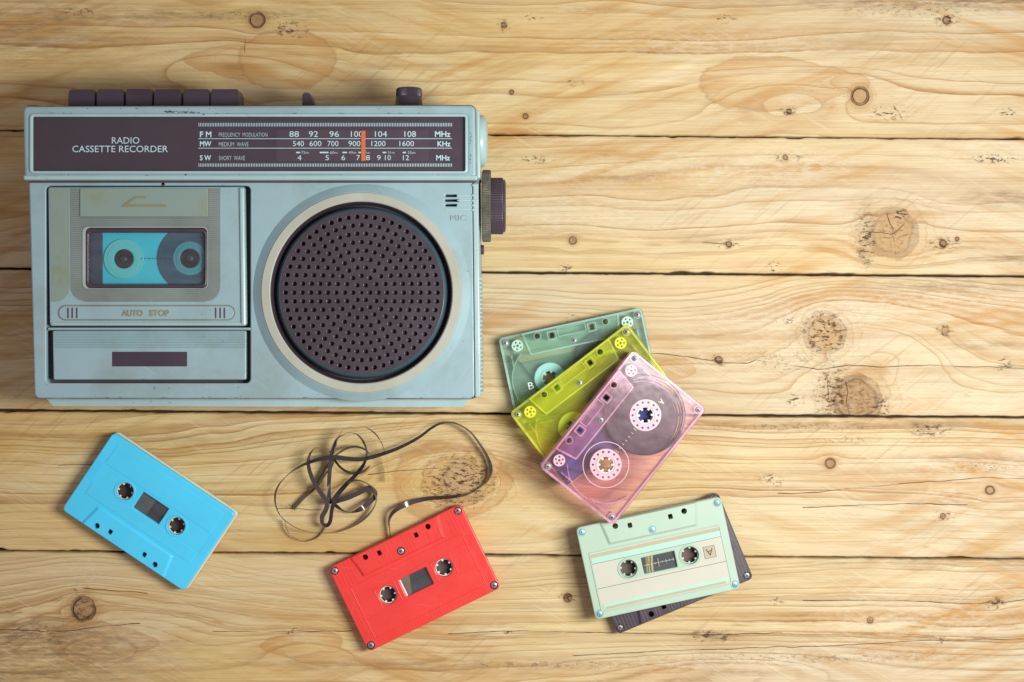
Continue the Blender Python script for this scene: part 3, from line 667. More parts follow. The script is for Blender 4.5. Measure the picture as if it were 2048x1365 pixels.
# battery cover below the door
cov = rput('lower_cover', slab([rp(round_poly([(102, 662), (490, 662), (490, 760), (104, 760)], 3))], 66.2, ZP+0.2, 0.6), M_SILVER)
bm = bmesh.new()
for y in np.arange(665, 698, 3.3):
    A = [at(103.5, y+2.2, 78), at(488.5, y+2.2, 78), at(488.5, y, 78), at(103.5, y, 78)]; m = [at(103.5, y+1.1, 78), at(488.5, y+1.1, 78)]
    v = [bm.verts.new((p[0]*MM, p[1]*MM, (ZP+0.15)*MM)) for p in A]+[bm.verts.new((p[0]*MM, p[1]*MM, (ZP+0.6)*MM)) for p in m]
    bm.faces.new((v[0], v[1], v[5], v[4])); bm.faces.new((v[4], v[5], v[2], v[3])); bm.faces.new((v[0], v[4], v[3])); bm.faces.new((v[1], v[2], v[5]))
rput('cover_ribbing', bm_mesh(bm), M_SILVER, cov, smooth=0)
rput('black_label', slab([rrect(221.5, 704, 372, 733.5, 1)], ZP, ZP+0.35, 0.1), M_BLACK_MATTE, cov)
rput('cover_bridge', slab([rrect(92, 655.5, 499, 661, 1)], 66, ZP+0.3, 0.5), M_SILVER, fascia)

# speaker: sloping surround, ring, perforated mesh
cx, cy = at(*SC, 78); q = PX*(DCAM-78)/DCAM
spk = empty('speaker', (0, 0, 0)); spk.parent = radio; spk.location = (0, 0, 0)
def sput(name, me, mat, parent=spk, smooth=35): return put(name, me, mat, parent, off=ROFF, smooth=smooth)
sput('surround', ring_lathe([(218.5*q, ZP-0.3), (218*q, ZP+0.12), (202*q, ZP+3.6), (200*q, ZP+3.6), (200*q, ZP-4)], 128, (cx, cy, 0)), M_SILVER, smooth=30)
sput('ring', ring_lathe([(200.5*q, ZP), (200.5*q, ZP+4.0), (199*q, ZP+4.5), (184*q, ZP+4.5), (182*q, ZP+4.0), (181*q, ZP-6), (196*q, ZP-6)], 128, (cx, cy, 0)), M_RING, smooth=30)
sput('ring_wall', ring_lathe([(181.2*q, ZP+3.6), (180.2*q, ZP+3.2), (176*q, ZP-7), (182*q, ZP-7)], 128, (cx, cy, 0)), M_BLACK, smooth=30)
holes = [circle(cx, cy, 3.4*q, 10)]
for ring in range(1, 10):
    for k in range(6*ring):
        a = 2*math.pi*k/(6*ring)+(0 if ring % 2 else 0)
        holes.append(circle(cx+16.9*ring*q*math.cos(a), cy+16.9*ring*q*math.sin(a), 4.3*q, 12))
me = slab([circle(cx, cy, 166*q, 128)]+holes, -0.7, 0.7, 0.25)
for v in me.vertices:      # gently domed
    d = math.hypot(v.co.x-cx*MM, v.co.y-cy*MM)/(166*q*MM); v.co.z += (ZP+1.2)*MM
sput('mesh', me, M_GRILLE, smooth=30)
sput('mesh_rim', ring_lathe([(163.5*q, ZP+1.6), (165*q, ZP+1.95), (168*q, ZP+1.2), (171*q, ZP-.6), (173*q, ZP-4), (164*q, ZP-4)], 128, (cx, cy, 0)), M_RIM, smooth=60)
sput('cone', lathe([(0.0, 72.6), (150*q, 72.4), (186*q, 66)], 64, 'z', (cx, cy, 0)), M_CONE)

# six keys, slide switch and volume knob along the top
for (x0, x1, yt) in ((136.5, 189, 181), (193, 247, 180.5), (251, 304, 179.5), (308, 362, 180.5), (366.5, 418.5, 180), (421, 477, 180)):
    (xa, ya), (xb, yb) = at(x0, 222, 60), at(x1, yt+7, 60)
    bm = bmesh.new()
    prof = [(0, 58.8, 0), (0, 60, .8), (1, 60, .8)]
    yt_ = at(0, yt, 55)[1]
    lo = [(xa, 36), (xb, 36), (xb, 60), (xa, 60)]; tp = [(xa+.6, 38), (xb-1.0, 38), (xb-1.0, 58.2), (xa+.6, 58.2)]
    A = [bm.verts.new((x*MM, ya*MM, z*MM)) for x, z in lo]; B = [bm.verts.new((x*MM, yb*MM, z*MM)) for x, z in lo]; Cc = [bm.verts.new((x*MM, yt_*MM, z*MM)) for x, z in tp]
    for P_, Q_ in ((A, B), (B, Cc)):
        for k in range(4): bm.faces.new((P_[k], P_[(k+1) % 4], Q_[(k+1) % 4], Q_[k]))
    bm.faces.new(A); bm.faces.new(Cc)
    bmesh.ops.bevel(bm, geom=list(bm.edges), offset=0.3*MM, segments=2, affect='EDGES')
    rput('key', bm_mesh(bm), M_BLACK)
sw = [at(x, y, 52) for x, y in round_poly([(606, 222), (606, 187), (622, 187), (633, 222)], [0, 7, 7, 0])]
rput('slide_switch', slab([sw], 40, 56, 0.6), M_BLACK)
kx, _ = at(817.5, 0, 50); ky = at(0, 212, 50)[1]; r1 = 27.5*PX*.958
kn = rput('volume_knob', lathe([(r1*1.05, -4), (r1*1.03, 0), (r1*.94, 6.0), (r1*.90, 6.4)], 48, 'y', (kx, ky, 47)), M_BLACK)
rput('knob_grip', lathe([(r1*.93, 6.4), (r1*.95, 7.0), (r1*.93, 11.2), (r1*.84, 12), (0, 12)], 120, 'y', (kx, ky, 47), ripple=lambda i, k: 1.0 if k % 2 else 0.955), M_BLACK, kn, smooth=20)

# right flank: carrying-handle pivot cap, tuning wheel, socket
hy = at(0, 281, 50)[1]; hx = at(955, 0, 50)[0]; hr = 53*PX*.958
rput('handle_pivot', lathe([(hr, -3), (hr, 2.2), (hr*.97, 4.2), (hr*.86, 5.7), (hr*.6, 6.6), (0, 7.0)], 64, 'x', (hx, hy, 44)), M_SILVER_LT, smooth=60)
M_WHEEL = plastic('worn_wheel_plastic', (0.085, 0.078, 0.070), 0.45, 0.2, grime=(0.20, 0.22, 0.14), grime_amt=0.45, grime_scale=120, fine=0.3)
wy = at(0, 408.5, 62)[1]; kk = PX*(DCAM-45)/DCAM
wx = at(964.5, 0, 45)[0]; r2 = 72*kk
rip = lambda i, k: 1.0 if k % 2 else 0.978
tw = rput('tuning_wheel', lathe([(r2*.95, 0), (r2, .5), (r2, 5.2), (r2*.97, 5.8), (r2*.7, 5.8)], 180, 'x', (wx, wy, 45), ripple=rip), M_WHEEL, smooth=20)
r3 = 56.5*kk
rput('wheel_grip', lathe([(r3, 5.6), (r3, 13.2), (r3*.985, 13.8), (r3*.97, 14)], 140, 'x', (wx, wy, 45), ripple=lambda i, k: 1.0 if k % 2 else 0.985), M_BLACK, tw, smooth=20)
rput('wheel_cap', lathe([(r3*.93, 13.5), (r3*.93, 15), (r3*.86, 15.6), (r3*.8, 15.7), (0, 15.3)], 72, 'x', (wx, wy, 45)), M_BLACK, tw)
sx, sy = at(961, 500, 45)
rput('socket', lathe([(3.2, 0), (3.2, 2.0), (2.6, 2.4), (0, 2.4)], 32, 'x', (sx, sy, 45)), M_BLACK)

# ------------------------------------------------------------------ cassettes (local frame in mm: head edge towards -y, thickness along z)
def placed(name, px, py, ang, z, label, tilt=(0, 0), ztop=12.0):
    x, y = at(px, py, z+ztop)
    o = empty(name, (x, y, z)); o.rotation_mode = 'XYZ'
    o.rotation_euler = (Matrix.Rotation(math.radians(ang), 3, 'Z') @ Matrix.Rotation(math.radians(tilt[0]), 3, 'X') @ Matrix.Rotation(math.radians(tilt[1]), 3, 'Y')).to_euler()
    return tag(o, label, 'cassette', 'cassette tapes')
OUT = rect(-50.2, -31.9, 50.2, 31.9, 3.2, 6)
HUBS = ((-21.25, 2.5), (21.25, 2.5))
TRAP = [(-34.2, -31.7), (34.2, -31.7), (31.2, -15.6), (-31.2, -15.6)]
TRAP_IN = [(-32.4, -31.3), (32.4, -31.3), (29.3, -17.2), (-29.3, -17.2)]
HOLES = [(-23.8, -27.6), (23.8, -27.6)]; SQ = [(-14, -26), (14, -26)]
def screw(parent, x, y, z, well=M_HOLE, r=2.1, ring=True):
    s = put('screw', join([lathe([(r, z-1.2), (r, z-.1), (r*.8, z+.12), (0, z+.2)], 20, 'z', (x, y, 0))]), M_STEEL, parent)
    a = random.uniform(0, 1.5); bits = []
    for k in (0, 1):
        m = box(-r*.62, r*.62, -.27, .27, z+.05, z+.24); m.transform(Matrix.Rotation(a+k*math.pi/2, 4, 'Z')); m.transform(Matrix.Translation((x*MM, y*MM, 0))); bits.append(m)
    put('recess', join(bits), well, s, smooth=0)
    if ring: put('screw_well', slab([circle(x, y, r+.75, 24), circle(x, y, r-.1, 24)], z-.6, z+.04, 0), well, s, smooth=0)
def hub(parent, x, y, z, mat, rot=0.0, r=5.95, rin=5.35):
    put('hub', slab([circle(x, y, r, 40), gear_hole(x, y, rin, 1.4, 1.1, rot=rot)], z-1.2, z, 0.2), mat, parent)
    put('hub_bounce_liner', slab([circle(x, y, r, 40), circle(x, y, rin, 40)], .95, z-1.25, 0), M_BLACK, parent)  # added black liner soaks up bounced light inside the hole
def opaque(name, px, py, ang, z, label, mat, hubmat, lower=None, window=(10.2, 6.2), ribs=False, screws=True, label_mat=None, square=False, centre_screw=True, tilt=(0, 0), mark=None):
    o = placed(name, px, py, ang, z, label, tilt)
    hh = [circle(x, y, 6.0, 40) for x, y in HUBS]
    th = [circle(x, y, 1.95, 20) for x, y in HOLES]+[rect(x-1.5, y-1.7, x+1.5, y+1.7, .7) for x, y in SQ]
    w = rect(-window[0], 2.9-window[1], window[0], 2.9+window[1], 0.4, 2)
    up = put('upper_shell', slab([OUT]+hh+th+[w], 5.9, 10.8, 0.7), mat, o)
    lo_out = rect(-50.0, -31.7, 51.3, 32.9, 3.2, 6) if lower else rect(-50.0, -31.7, 50.0, 31.7, 3.2, 6)
    put('lower_shell', slab([lo_out]+hh+th+[w], 0.9, 5.7, 0.6), lower or mat, o)
    put('seam', slab([rect(-49.5, -31.2, 49.5, 31.2, 3)]+hh+th+[w], 5.6, 6.0, 0), M_DARKGROOVE, o)
    put('lower_head', slab([round_poly(TRAP, 0.6)]+th, 0.0, 1.0, 0.3), lower or mat, o)
    hb = put('head_block', slab([round_poly(TRAP_IN, 0.6)]+th, 10.6, 12.0, 0.12), mat, o)
    bm = bmesh.new(); A = [bm.verts.new((x*MM, y*MM, 10.7*MM)) for x, y in round_poly(TRAP, .8)]; B = [bm.verts.new((x*MM, y*MM, 11.94*MM)) for x, y in round_poly(TRAP_IN, .6)]
    for k in range(len(A)): bm.faces.new((A[k], A[(k+1) % len(A)], B[(k+1) % len(A)], B[k]))
    put('head_slope', bm_mesh(bm), mat, hb)
    for k, (x, y) in enumerate(HUBS):
        hub(o, x, y, 8.6, hubmat, 0.3+k*0.5)
        put('hub_shade_disc', slab([circle(x, y, 5.9, 32)], .95, 1.3, 0), M_HUBSHADE, o)  # dark disc paints the shade at the bottom of the open hub hole
    return o, up
M_HUBSHADE = plastic('hub_hole_shade', (0.12, 0.075, 0.07), 0.6, 0.2)  # colour of the painted shade in the hub holes
def window_fill(o, window, tape_side=1):
    put('window_pane', slab([rect(-window[0]-.5, 2.9-window[1]-.5, window[0]+.5, 2.9+window[1]+.5, .5)], 9.0, 9.8, 0), M_GLASS, o)
    put('tape_pack', slab([rect(-window[0]-.4, 2.9-window[1]-.4, window[0]+.4, 2.9+window[1]+.4, .5)], 6.2, 7.4, 0), M_TAPE_DULL, o)
M_TAPE = plastic('magnetic_tape_film', (0.052, 0.039, 0.042), 0.13, 0.08, spec=0.6, fine=0.0)
M_TAPE_DULL = plastic('wound_tape', (0.040, 0.029, 0.034), 0.50, 0.15, spec=0.3)
M_WHITE = plastic('white_hub_plastic', (0.72, 0.72, 0.68), 0.4, 0.04)
M_TEALHUB = plastic('pale_teal_hub', (0.55, 0.80, 0.74), 0.4, 0.04)

# --- blue, over a pale lower half
M_BLUE = plastic('sky_blue_plastic', (0.075, 0.62, 0.95), 0.40, 0.05, spec=0.4, scuff=0.3)
M_CREAM = plastic('pale_translucent_plastic', (0.62, 0.62, 0.50), 0.4, 0.05)
o, up = opaque('cassette_tape', 296.5, 1024, -33.8, 0, 'sky blue cassette without label lying below the radio, leftmost', M_BLUE, M_CREAM, lower=M_CREAM, window=(10.4, 6.4))
window_fill(o, (10.4, 6.4))
put('tape_window_gleam', slab([rect(-10.2, -3.2, -.5, 9, .4)], 7.45, 7.6, 0), plastic('grey_gleam', (0.14, 0.13, 0.13), 0.25, 0.3), o)  # gleam on the tape painted as a lighter slab over the pack
put('label_field', slab([rect(-43, 11.2, 43, 27.2, .4)], 10.4, 11.05, .22), M_BLUE, o)
put('label_field', slab([rect(-43, -13.6, 43, -5.0, .4)], 10.4, 11.05, .22), M_BLUE, o)
put('grip_ribbing', join([box(-48.5, -44, y, y+.45, 10.5, 10.98) for y in np.arange(-4, 10.5, 1.1)]+[box(44, 48.5, y, y+.45, 10.5, 10.98) for y in np.arange(-4, 10.5, 1.1)]), M_BLUE, o, smooth=0)
for x, y in HUBS: put('hub_collar', slab([circle(x, y, 7.6, 40), circle(x, y, 6.1, 40)], 10.4, 11.15, .3), M_BLUE, o)

# --- red
M_RED = plastic('scarlet_plastic', (0.75, 0.048, 0.044), 0.38, 0.05, spec=0.4, scuff=0.3)
o, up = opaque('cassette_tape', 828.5, 1157, 206.0, 0, 'bright red cassette with pale green hubs beside the loose tape', M_RED, M_TEALHUB, window=(10.2, 6.3))
window_fill(o, (10.2, 6.3))
put('window_edge', slab([rect(9.0, -3.2, 10.0, 9.0, .2)], 9.85, 10.7, 0), plastic('pale_window_edge', (0.8, 0.74, 0.8), .3), o)
put('tape_window_gleam', slab([round_poly([(2.5, -3.2), (9.0, -3.2), (9.0, 9.0), (6.5, 9.0)], .3)], 7.45, 7.6, 0), plastic('bronze_gleam', (0.26, 0.17, 0.10), 0.25, 0.3), o)  # bronze gleam painted as a coloured slab over the wound tape
put('label_field', slab([rect(-42.6, -13.6, 42.6, 25.8, .5), rect(-42.0, -13.0, 42.0, 25.2, .5)], 10.4, 11.1, .15), M_RED, o)
put('label_step', join([box(-42, 42, -6.3, -5.9, 10.5, 11.05), box(-42, 42, 11.4, 11.8, 10.5, 11.05), box(-42, 42, 27.6, 28.0, 10.5, 11.05)]), M_RED, o, smooth=0)
put('grip_ribbing', join([box(x, x+.4, -31, -14.6, 10.5, 11.0) for x in list(np.arange(-48, -35, 2.6))+list(np.arange(36, 48.5, 2.6))]+[box(x, x+.35, -30.6, -16.6, 11.7, 12.16) for x in np.arange(-29.5, 30.5, 2.7) if all(abs(x+.2-q) > 2.4 for q in (-23.8, 23.8, -14, 14, 0))]+
    [box(x, x+.4, 28.2, 31, 10.5, 10.98) for x in np.arange(-40, 41, 2.4)]+[box(x, x+.35, -12, 26, 10.5, 10.98) for x in (-47.6, -46, 45.6, 47.2)]), M_RED, o, smooth=0)
for x, y in HUBS: put('hub_frame', slab([rect(x-7.6, y-7.4, x+7.6, y+7.4, .6), rect(x-7, y-6.8, x+7, y+6.8, .6)], 10.4, 11.1, .15), M_RED, o)
for x in (-46.85, 46.85):
    for y in (-28.3, 28.3): screw(o, x, y, 10.85)
screw(o, 0, -20.7, 12.0)
put('side_arrow', slab([[(-36.4, 6.6), (-34.3, 1.0), (-32.2, 6.6), (-32.8, 6.6), (-34.3, 2.4), (-35.8, 6.6)]], 10.5, 11.0, .1), M_RED, o)

# --- black, under the mint one
M_BLACKC = plastic('black_cassette_plastic', (0.053, 0.039, 0.056), 0.34, 0.12, fine=0.1)
o, up = opaque('cassette_tape', 1336, 1127.5, 22.44, 0, 'black cassette lying underneath the mint green one', M_BLACKC, M_WHITE, window=(10, 6))
window_fill(o, (10, 6))
M_BLACKRIB = plastic('worn_black_rib', (0.15, 0.12, 0.15), 0.4, 0.1)
put('grip_ribbing', join([box(x, x+.3, -31, -13.5, 10.5, 10.98) for x in list(np.arange(-48, -35, 2.3))+list(np.arange(36, 48.5, 2.3))]+[box(x, x+.3, -30.6, -16.6, 11.7, 12.1) for x in np.arange(-29.5, 30.5, 2.3) if all(abs(x+.2-q) > 2.4 for q in (-23.8, 23.8, -14, 14))]+
    [box(x, x+.3, -13, 31, 10.5, 10.98) for x in (44, 46.2, 48.2, -44, -46.2, -48.2)]), M_BLACKRIB, o, smooth=0)
for x in (-46.85, 46.85):
    for y in (-28.3, 28.3): screw(o, x, y, 10.85, r=1.9)

# --- mint green with paper label
M_MINT = plastic('mint_plastic', (0.385, 0.525, 0.43), 0.40, 0.04, spec=0.4, scuff=0.25)
M_MINT2 = plastic('mint_stripe', (0.36, 0.62, 0.52), 0.45, 0.03)
M_PAPER = plastic('cream_paper_label', (0.52, 0.535, 0.465), 0.6, 0.03, spec=0.25)
M_TAN = plastic('tan_stripe', (0.40, 0.38, 0.27), 0.55, 0.05)
M_INK = plastic('printed_ink', (0.10, 0.07, 0.06), 0.6, 0.1)
WM = (11.5, 5.5)
o, up = opaque('cassette_tape', 1316.7, 1117.5, 192.25, 12.1, 'mint green cassette with cream label marked A, on the black one', M_MINT, M_MINT, window=WM)
window_fill(o, WM)
ZL = 10.8
lab = put('paper_label', slab([round_poly([(-44.6, -12.8), (44.6, -12.8), (44.6, 22.2), (41.5, 26.8), (-41.5, 26.8), (-44.6, 22.2)], .5), rect(-29, -5.0, 29, 9.8, 7.3, 8)], ZL-.1, ZL+.14, 0), M_PAPER, o, smooth=0)
def strip(nm, x0, x1, y0, y1, m, par, dz=.22): put(nm, slab([rect(x0, y0, x1, y1)], ZL, ZL+dz, 0), m, par, smooth=0)
strip('tan_band', -44.5, 44.5, -12.0, -9.5, M_TAN, lab); strip('mint_band', -44.5, 44.5, -9.5, -5.6, M_MINT2, lab)
strip('mint_band', -43.0, 43.0, 22.7, 24.6, M_MINT2, lab); strip('tan_band', -41.5, 41.5, 24.6, 26.3, M_TAN, lab)
strip('rule_line', -44.4, 44.4, -5.6, -5.32, M_INK, lab); strip('rule_line', -44.4, 44.4, 11.5, 11.78, M_INK, lab)
strip('side_box', -38.9, -30.9, -.9, 7.3, M_TAN, lab, .2)
put('side_box_edge', slab([rect(-38.9, -.9, -30.9, 7.3), rect(-38.65, -.65, -31.15, 7.05)], ZL, ZL+.27, 0), M_INK, lab, smooth=0)
put('side_letter', fit_text('A', -37.3, -32.5, 0.9, 5.6, ZL+.3, 0), M_INK, lab, smooth=0)
put('label_rim', slab([rect(-45.4, -13.6, 45.4, 27.6, 1), rect(-44.7, -12.9, 44.7, 26.9, .8)], ZL-.3, ZL+.5, .2), M_MINT, o)
for x, y in HUBS: put('hub_collar', slab([circle(x, y, 7.2, 40), circle(x, y, 6.1, 40)], 10.4, 11.3, .3), M_MINT, o)
M_STRAW = plastic('straw_sheen', (0.55, 0.44, 0.16), 0.3, 0.2)  # golden sheen on the tape painted as straw-coloured strips
st = []
for dx, ww in ((3.0, 1.4), (5.2, .9), (6.7, .5), (7.6, .3)):
    pts = [(dx+1.6*math.sin(u*1.4), -2.6+11*u) for u in np.linspace(0, 1, 7)]
    st.append(slab([[(x, y) for x, y in pts]+[(x+ww, y) for x, y in pts[::-1]]], 7.4, 7.6, 0))
put('tape_edge', join(st), M_STRAW, o, smooth=0)
pr = [box(-10.5, 10.5, 2.75, 3.0, 9.8, 9.86)]+[box(x, x+.25, 2.9-h, 2.9+h, 9.8, 9.87) for x, h in ((-10, 1.2), (-7.6, .7), (-5.0, 1.4), (-2.6, .7), (.2, 2.8), (2.6, .7), (5, 1.3), (7.6, .7))]
put('scale_print', join(pr), M_PAPER, o, smooth=0)
M_AQUA = plastic('aqua_screw_well', (0.14, 0.44, 0.48), 0.4, 0.1)
for x in (-46.85, 46.85):
    for y in (-28.3, 28.3): screw(o, x, y, 10.85, M_AQUA)
screw(o, 0, -20.0, 12.0, M_AQUA)

# --- see-through cassettes
def clear(name, px, py, ang, z, label, tint, body, hubmat, packs, rollmat, tilt=(0, 0), milk=.1, letter=None, holes_ring=True):
    o = placed(name, px, py, ang, z, label, tilt)
    m = clear_plastic(name+'_clear', tint, body, milk, .2)
    medge = clear_plastic(name+'_edge', tuple(t**1.4 for t in tint), tuple(.45*c+.52 for c in body), .30, .2)  # whitened body paints edge reflections and glow into the colour
    mwall = clear_plastic(name+'_wall', tuple(t**1.2 for t in tint), tuple(.5*c+.42 for c in body), .5, .2)  # near-white body paints the bright edge line into the walls
    hh = [circle(x, y, 5.6, 32) for x, y in HUBS]
    th = [circle(x, y, 1.9, 18) for x, y in HOLES]+[rect(x-1.5, y-1.7, x+1.5, y+1.7, .7) for x, y in SQ]
    put('lower_shell', slab([OUT]+hh+th, .9, 2.0, .3), m, o)
    up = put('upper_shell', slab([OUT]+hh+th, 9.7, 10.8, .3), m, o)
    put('side_wall', slab([rect(-50.1, -31.8, 50.1, 31.8, 3.1, 6), rect(-48.6, -30.3, 48.6, 30.3, 2, 6)], 2.05, 9.65, 0), mwall, o)
    tp = round_poly(TRAP, .8); ti = round_poly([(-32.6, -30.4), (32.6, -30.4), (30, -16.9), (-30, -16.9)], .6)
    put('head_wall', slab([tp, ti], 10.85, 12.0, .3), medge, o)
    put('head_plate', slab([tp]+th, 12.02, 12.6, .25), m, o)
    put('lower_head', slab([tp]+th, 0.0, .85, .2), m, o)
    pk = [slab([rect(x-3.2, y-3.2, x+3.2, y+3.2, 1), rect(x-2.4, y-2.4, x+2.4, y+2.4, .8)], 3, 11.9, 0) for x, y in SQ]+[slab([circle(x, y, 2.7, 24), circle(x, y, 2.0, 24)], 3, 11.9, 0) for x, y in HOLES]
    pk += [box(-10, 10, -30.2, -29.5, 3, 11.5), box(-10, -9.3, -30, -24, 3, 11.5), box(9.3, 10, -30, -24, 3, 11.5), box(-9.3, 9.3, -24.7, -24, 3, 11.5)]
    put('guide_post', join(pk), medge, o)
    put('inner_rib', join([box(s*44-.35, s*44+.35, -18, -8, 2.1, 9.6) for s in (-1, 1)]+[box(s*46.2-.3, s*46.2+.3, 8, 24, 2.1, 9.6) for s in (-1, 1)]+
        [slab([arc(s*HUBS[1][0], 2.5, 25.6, a0, a1, 14)+arc(s*HUBS[1][0], 2.5, 26.2, a1, a0, 14)], 2.1, 9.6, 0) for s, a0, a1 in ((1, -.9, 1.3), (-1, math.pi-1.3, math.pi+.9))]), medge, o, smooth=0)
    for k, (x, y) in enumerate(HUBS):
        lp = [circle(x, y, 10.8, 48), gear_hole(x, y, 5.1, rot=.2+k)]
        if holes_ring: lp += [circle(x+8.7*math.cos(2*math.pi*j/14), y+8.7*math.sin(2*math.pi*j/14), .75, 10) for j in range(14)]
        h = put('hub', slab(lp, 3.4, 8.6, .3), hubmat, o)
        put('hub_collar', slab([circle(x, y, 6.9, 36), circle(x, y, 6.2, 36)], 8.5, 9.0, .15), hubmat, h)
        if packs[k] > 11:
            put('tape_pack', ring_lathe([(10.9, 4.0), (10.9, 7.8)]+[(10.9+(packs[k]-10.9)*j/9, 7.8+.1*(j % 2)) for j in range(1, 10)]+[(packs[k], 4.0)], 72, (x, y, 0)), M_TAPE_DULL, o, smooth=20)
    for s in (-1, 1):
        r = put('guide_roller', slab([circle(s*38.5, -24, 4.1, 30), circle(s*38.5, -24, .8, 12)]+[circle(s*38.5+2.4*math.cos(a), -24+2.4*math.sin(a), .65, 8) for a in np.arange(0, 6.2, 1.257)], 3, 9.3, .3), rollmat, o)
    # the tape between pack, rollers and head opening
    def strip_path(pts, h0=4.0, h1=7.8, w=.35):
        bm = bmesh.new(); pr_ = None
        for x, y in pts:
            c = (bm.verts.new((x*MM, y*MM, h0*MM)), bm.verts.new((x*MM, y*MM, h1*MM)))
            if pr_: bm.faces.new((pr_[0], c[0], c[1], pr_[1]))
            pr_ = c
        bmesh.ops.solidify(bm, geom=list(bm.faces), thickness=w*MM)
        return bm_mesh(bm)
    path = [(-21.25-packs[0]*.96, 2.5-packs[0]*.2)]+arc(-38.5, -24, 4.3, math.pi, math.pi*1.5, 5)+[(-20, -28.9), (20, -28.9)]+arc(38.5, -24, 4.3, math.pi*1.5, 2*math.pi, 5)+[(21.25+packs[1]*.96, 2.5-packs[1]*.2)]
    put('tape_run', strip_path(path), M_TAPE_DULL, o, smooth=0)
    for x in (-46.2, 46.2):
        for y in (-27.6, 27.6): 
            screw(o, x, y, 11.0, M_HOLE, 1.8, False)
            put('screw_post', slab([circle(x, y, 2.9, 20), circle(x, y, 1.9, 20)], 2.1, 9.6, 0), medge, o)
    screw(o, 0, -19.6, 12.7, M_HOLE, 1.8, False)
    return o, m
M_GREENHUB = plastic('aqua_hub', (0.42, 0.78, 0.80), 0.4, 0.04)
M_LIMEHUB = plastic('lime_hub', (0.62, 0.83, 0.13), 0.4, 0.04)
M_PALEROLL = plastic('frosted_roller', (0.72, 0.82, 0.76), 0.4, 0.04)
M_YELROLL = plastic('pale_yellow_roller', (0.82, 0.80, 0.30), 0.4, 0.04)
o, m = clear('cassette_tape', 1159.8, 737.2, 192.1, 0, 'clear pale green cassette at the bottom of the see-through stack', (0.935, 0.985, 0.965), (0.50, 0.86, 0.74), M_GREENHUB, (25.0, 11.0), M_PALEROLL, milk=.05, holes_ring=False)
put('side_letter', fit_text('B', 33.5, 37.2, 2.2, 7.0, 10.85, .1), M_PALEROLL, o, smooth=0).matrix_local = Matrix.Translation((.0705, .0092, 0)) @ Matrix.Rotation(math.pi, 4, 'Z')
put('slip_sheet', slab([rect(-47, -12, 47, 28, 2)]+[circle(x, y, 11.5, 30) for x, y in HUBS], 2.3, 2.5, 0), clear_plastic('grey_slip_sheet', (.86, .92, .90), (.35, .45, .42), .12), o)
o, m = clear('cassette_tape', 1194, 812, 217.28, 12.7, 'clear lime yellow cassette in the middle of the see-through stack', (0.99, 1.0, 0.66), (0.86, 0.92, 0.10), M_LIMEHUB, (25.0, 11.0), M_YELROLL, milk=.075, holes_ring=False)
put('slip_sheet', slab([round_poly([(-37, -9.5), (48.5, 11.5), (48.5, 30.6), (-46, 30.6)], 1)]+[circle(x, y, 6.0, 30) for x, y in HUBS[:1]], 10.84, 10.94, 0), clear_plastic('added_blue_sheet', (.42, .47, .74), (.13, .18, .55), .45), o)  # blue sheet added for the tone seen through the pink cassette
o, m = clear('cassette_tape', 1244.5, 875, 231.27, 25.6, 'clear pink cassette with white hubs on top of the see-through stack', (0.995, 0.90, 0.95), (0.92, 0.55, 0.76), M_WHITE, (19.3, 11.0), M_WHITE, tilt=(-5, 0), milk=.02)
hx_, hy_ = HUBS[0]
for Rr, th_ in ((24.0, .5), (25.2, .35), (26.2, .3), (27.2, .9)):
    c_ = (hx_+(27.2-Rr)*.9, hy_)
    put('loose_winding', slab([circle(*c_, Rr, 72), circle(*c_, Rr-th_, 72)], 4.0, 7.8, 0), M_TAPE_DULL, o)
put('pack_crescent', slab([circle(hx_+3.6, hy_, 23.2, 72), circle(hx_, hy_, 19.0, 60)], 4.0, 7.7, 0), M_TAPE_DULL, o)
put('clear_disc', slab([circle(*HUBS[1], 15.7, 60), circle(*HUBS[1], 15.2, 60)], 8.8, 9.2, 0), M_WHITE, o)
put('side_letter', fit_text('A', -36.5, -33.5, 3, 7.0, 10.85, .1), M_WHITE, o, smooth=0)
put('scale_print', join([box(x, x+.22, 2.6-h, 2.6+h, 10.8, 10.86) for x, h in ((-9.5, 1.3), (-6.5, .8), (-3.2, .8), (0, .8), (3.2, .8), (6.5, .8), (9.5, 1.3))]), M_WHITE, o, smooth=0)

# --- the cassette inside the deck
M_CYAN = plastic('cyan_shell', (0.05, 0.72, 0.92), 0.4, 0.03)
M_SLATE = plastic('wound_tape_blue', (0.045, 0.105, 0.17), 0.35, 0.08)
M_TEAL = plastic('teal_hub', (0.16, 0.76, 0.80), 0.4, 0.04)
M_NAVY = plastic('navy_shell_band', (0.06, 0.075, 0.13), 0.4, 0.1)
dx, dy = at(312, 518, 72)
deck = empty('cassette_tape', (dx, dy, 66.0)); tag(deck, 'cyan cassette loaded behind the window of the radio', 'cassette', 'cassette tapes')
kq = PX*(DCAM-72)/DCAM
def dl(x, y): return ((x-312)*kq, -(y-518)*kq)
def dput(nm, me, mat, par=deck): return put(nm, me, mat, par)
DH = [dl(247, 518), dl(379, 517)]
dput('shell', slab([rect(dl(166, 0)[0], dl(0, 574)[1], dl(411, 0)[0], dl(0, 458)[1], 1)], .3, 4.0, .2), M_CYAN)
dput('shell_band', slab([rect(dl(166, 0)[0], dl(0, 574)[1], dl(204, 0)[0], dl(0, 458)[1], .2)], 4.0, 4.5, 0), M_NAVY)
dput('tape_pack', slab([[p for p in circle(*DH[1], 63*kq, 90) if p[0] < dl(410, 0)[0] and dl(0, 574)[1] < p[1] < dl(0, 458)[1]]+[(dl(410, 0)[0], dl(0, 462)[1])]], 4.0, 4.6, .1), M_SLATE) if False else None
pk = [(max(dl(166, 0)[0], min(dl(410, 0)[0], x)), max(dl(0, 573)[1], min(dl(0, 459)[1], y))) for x, y in circle(*DH[1], 66*kq, 90)]
ded = [pk[0]]
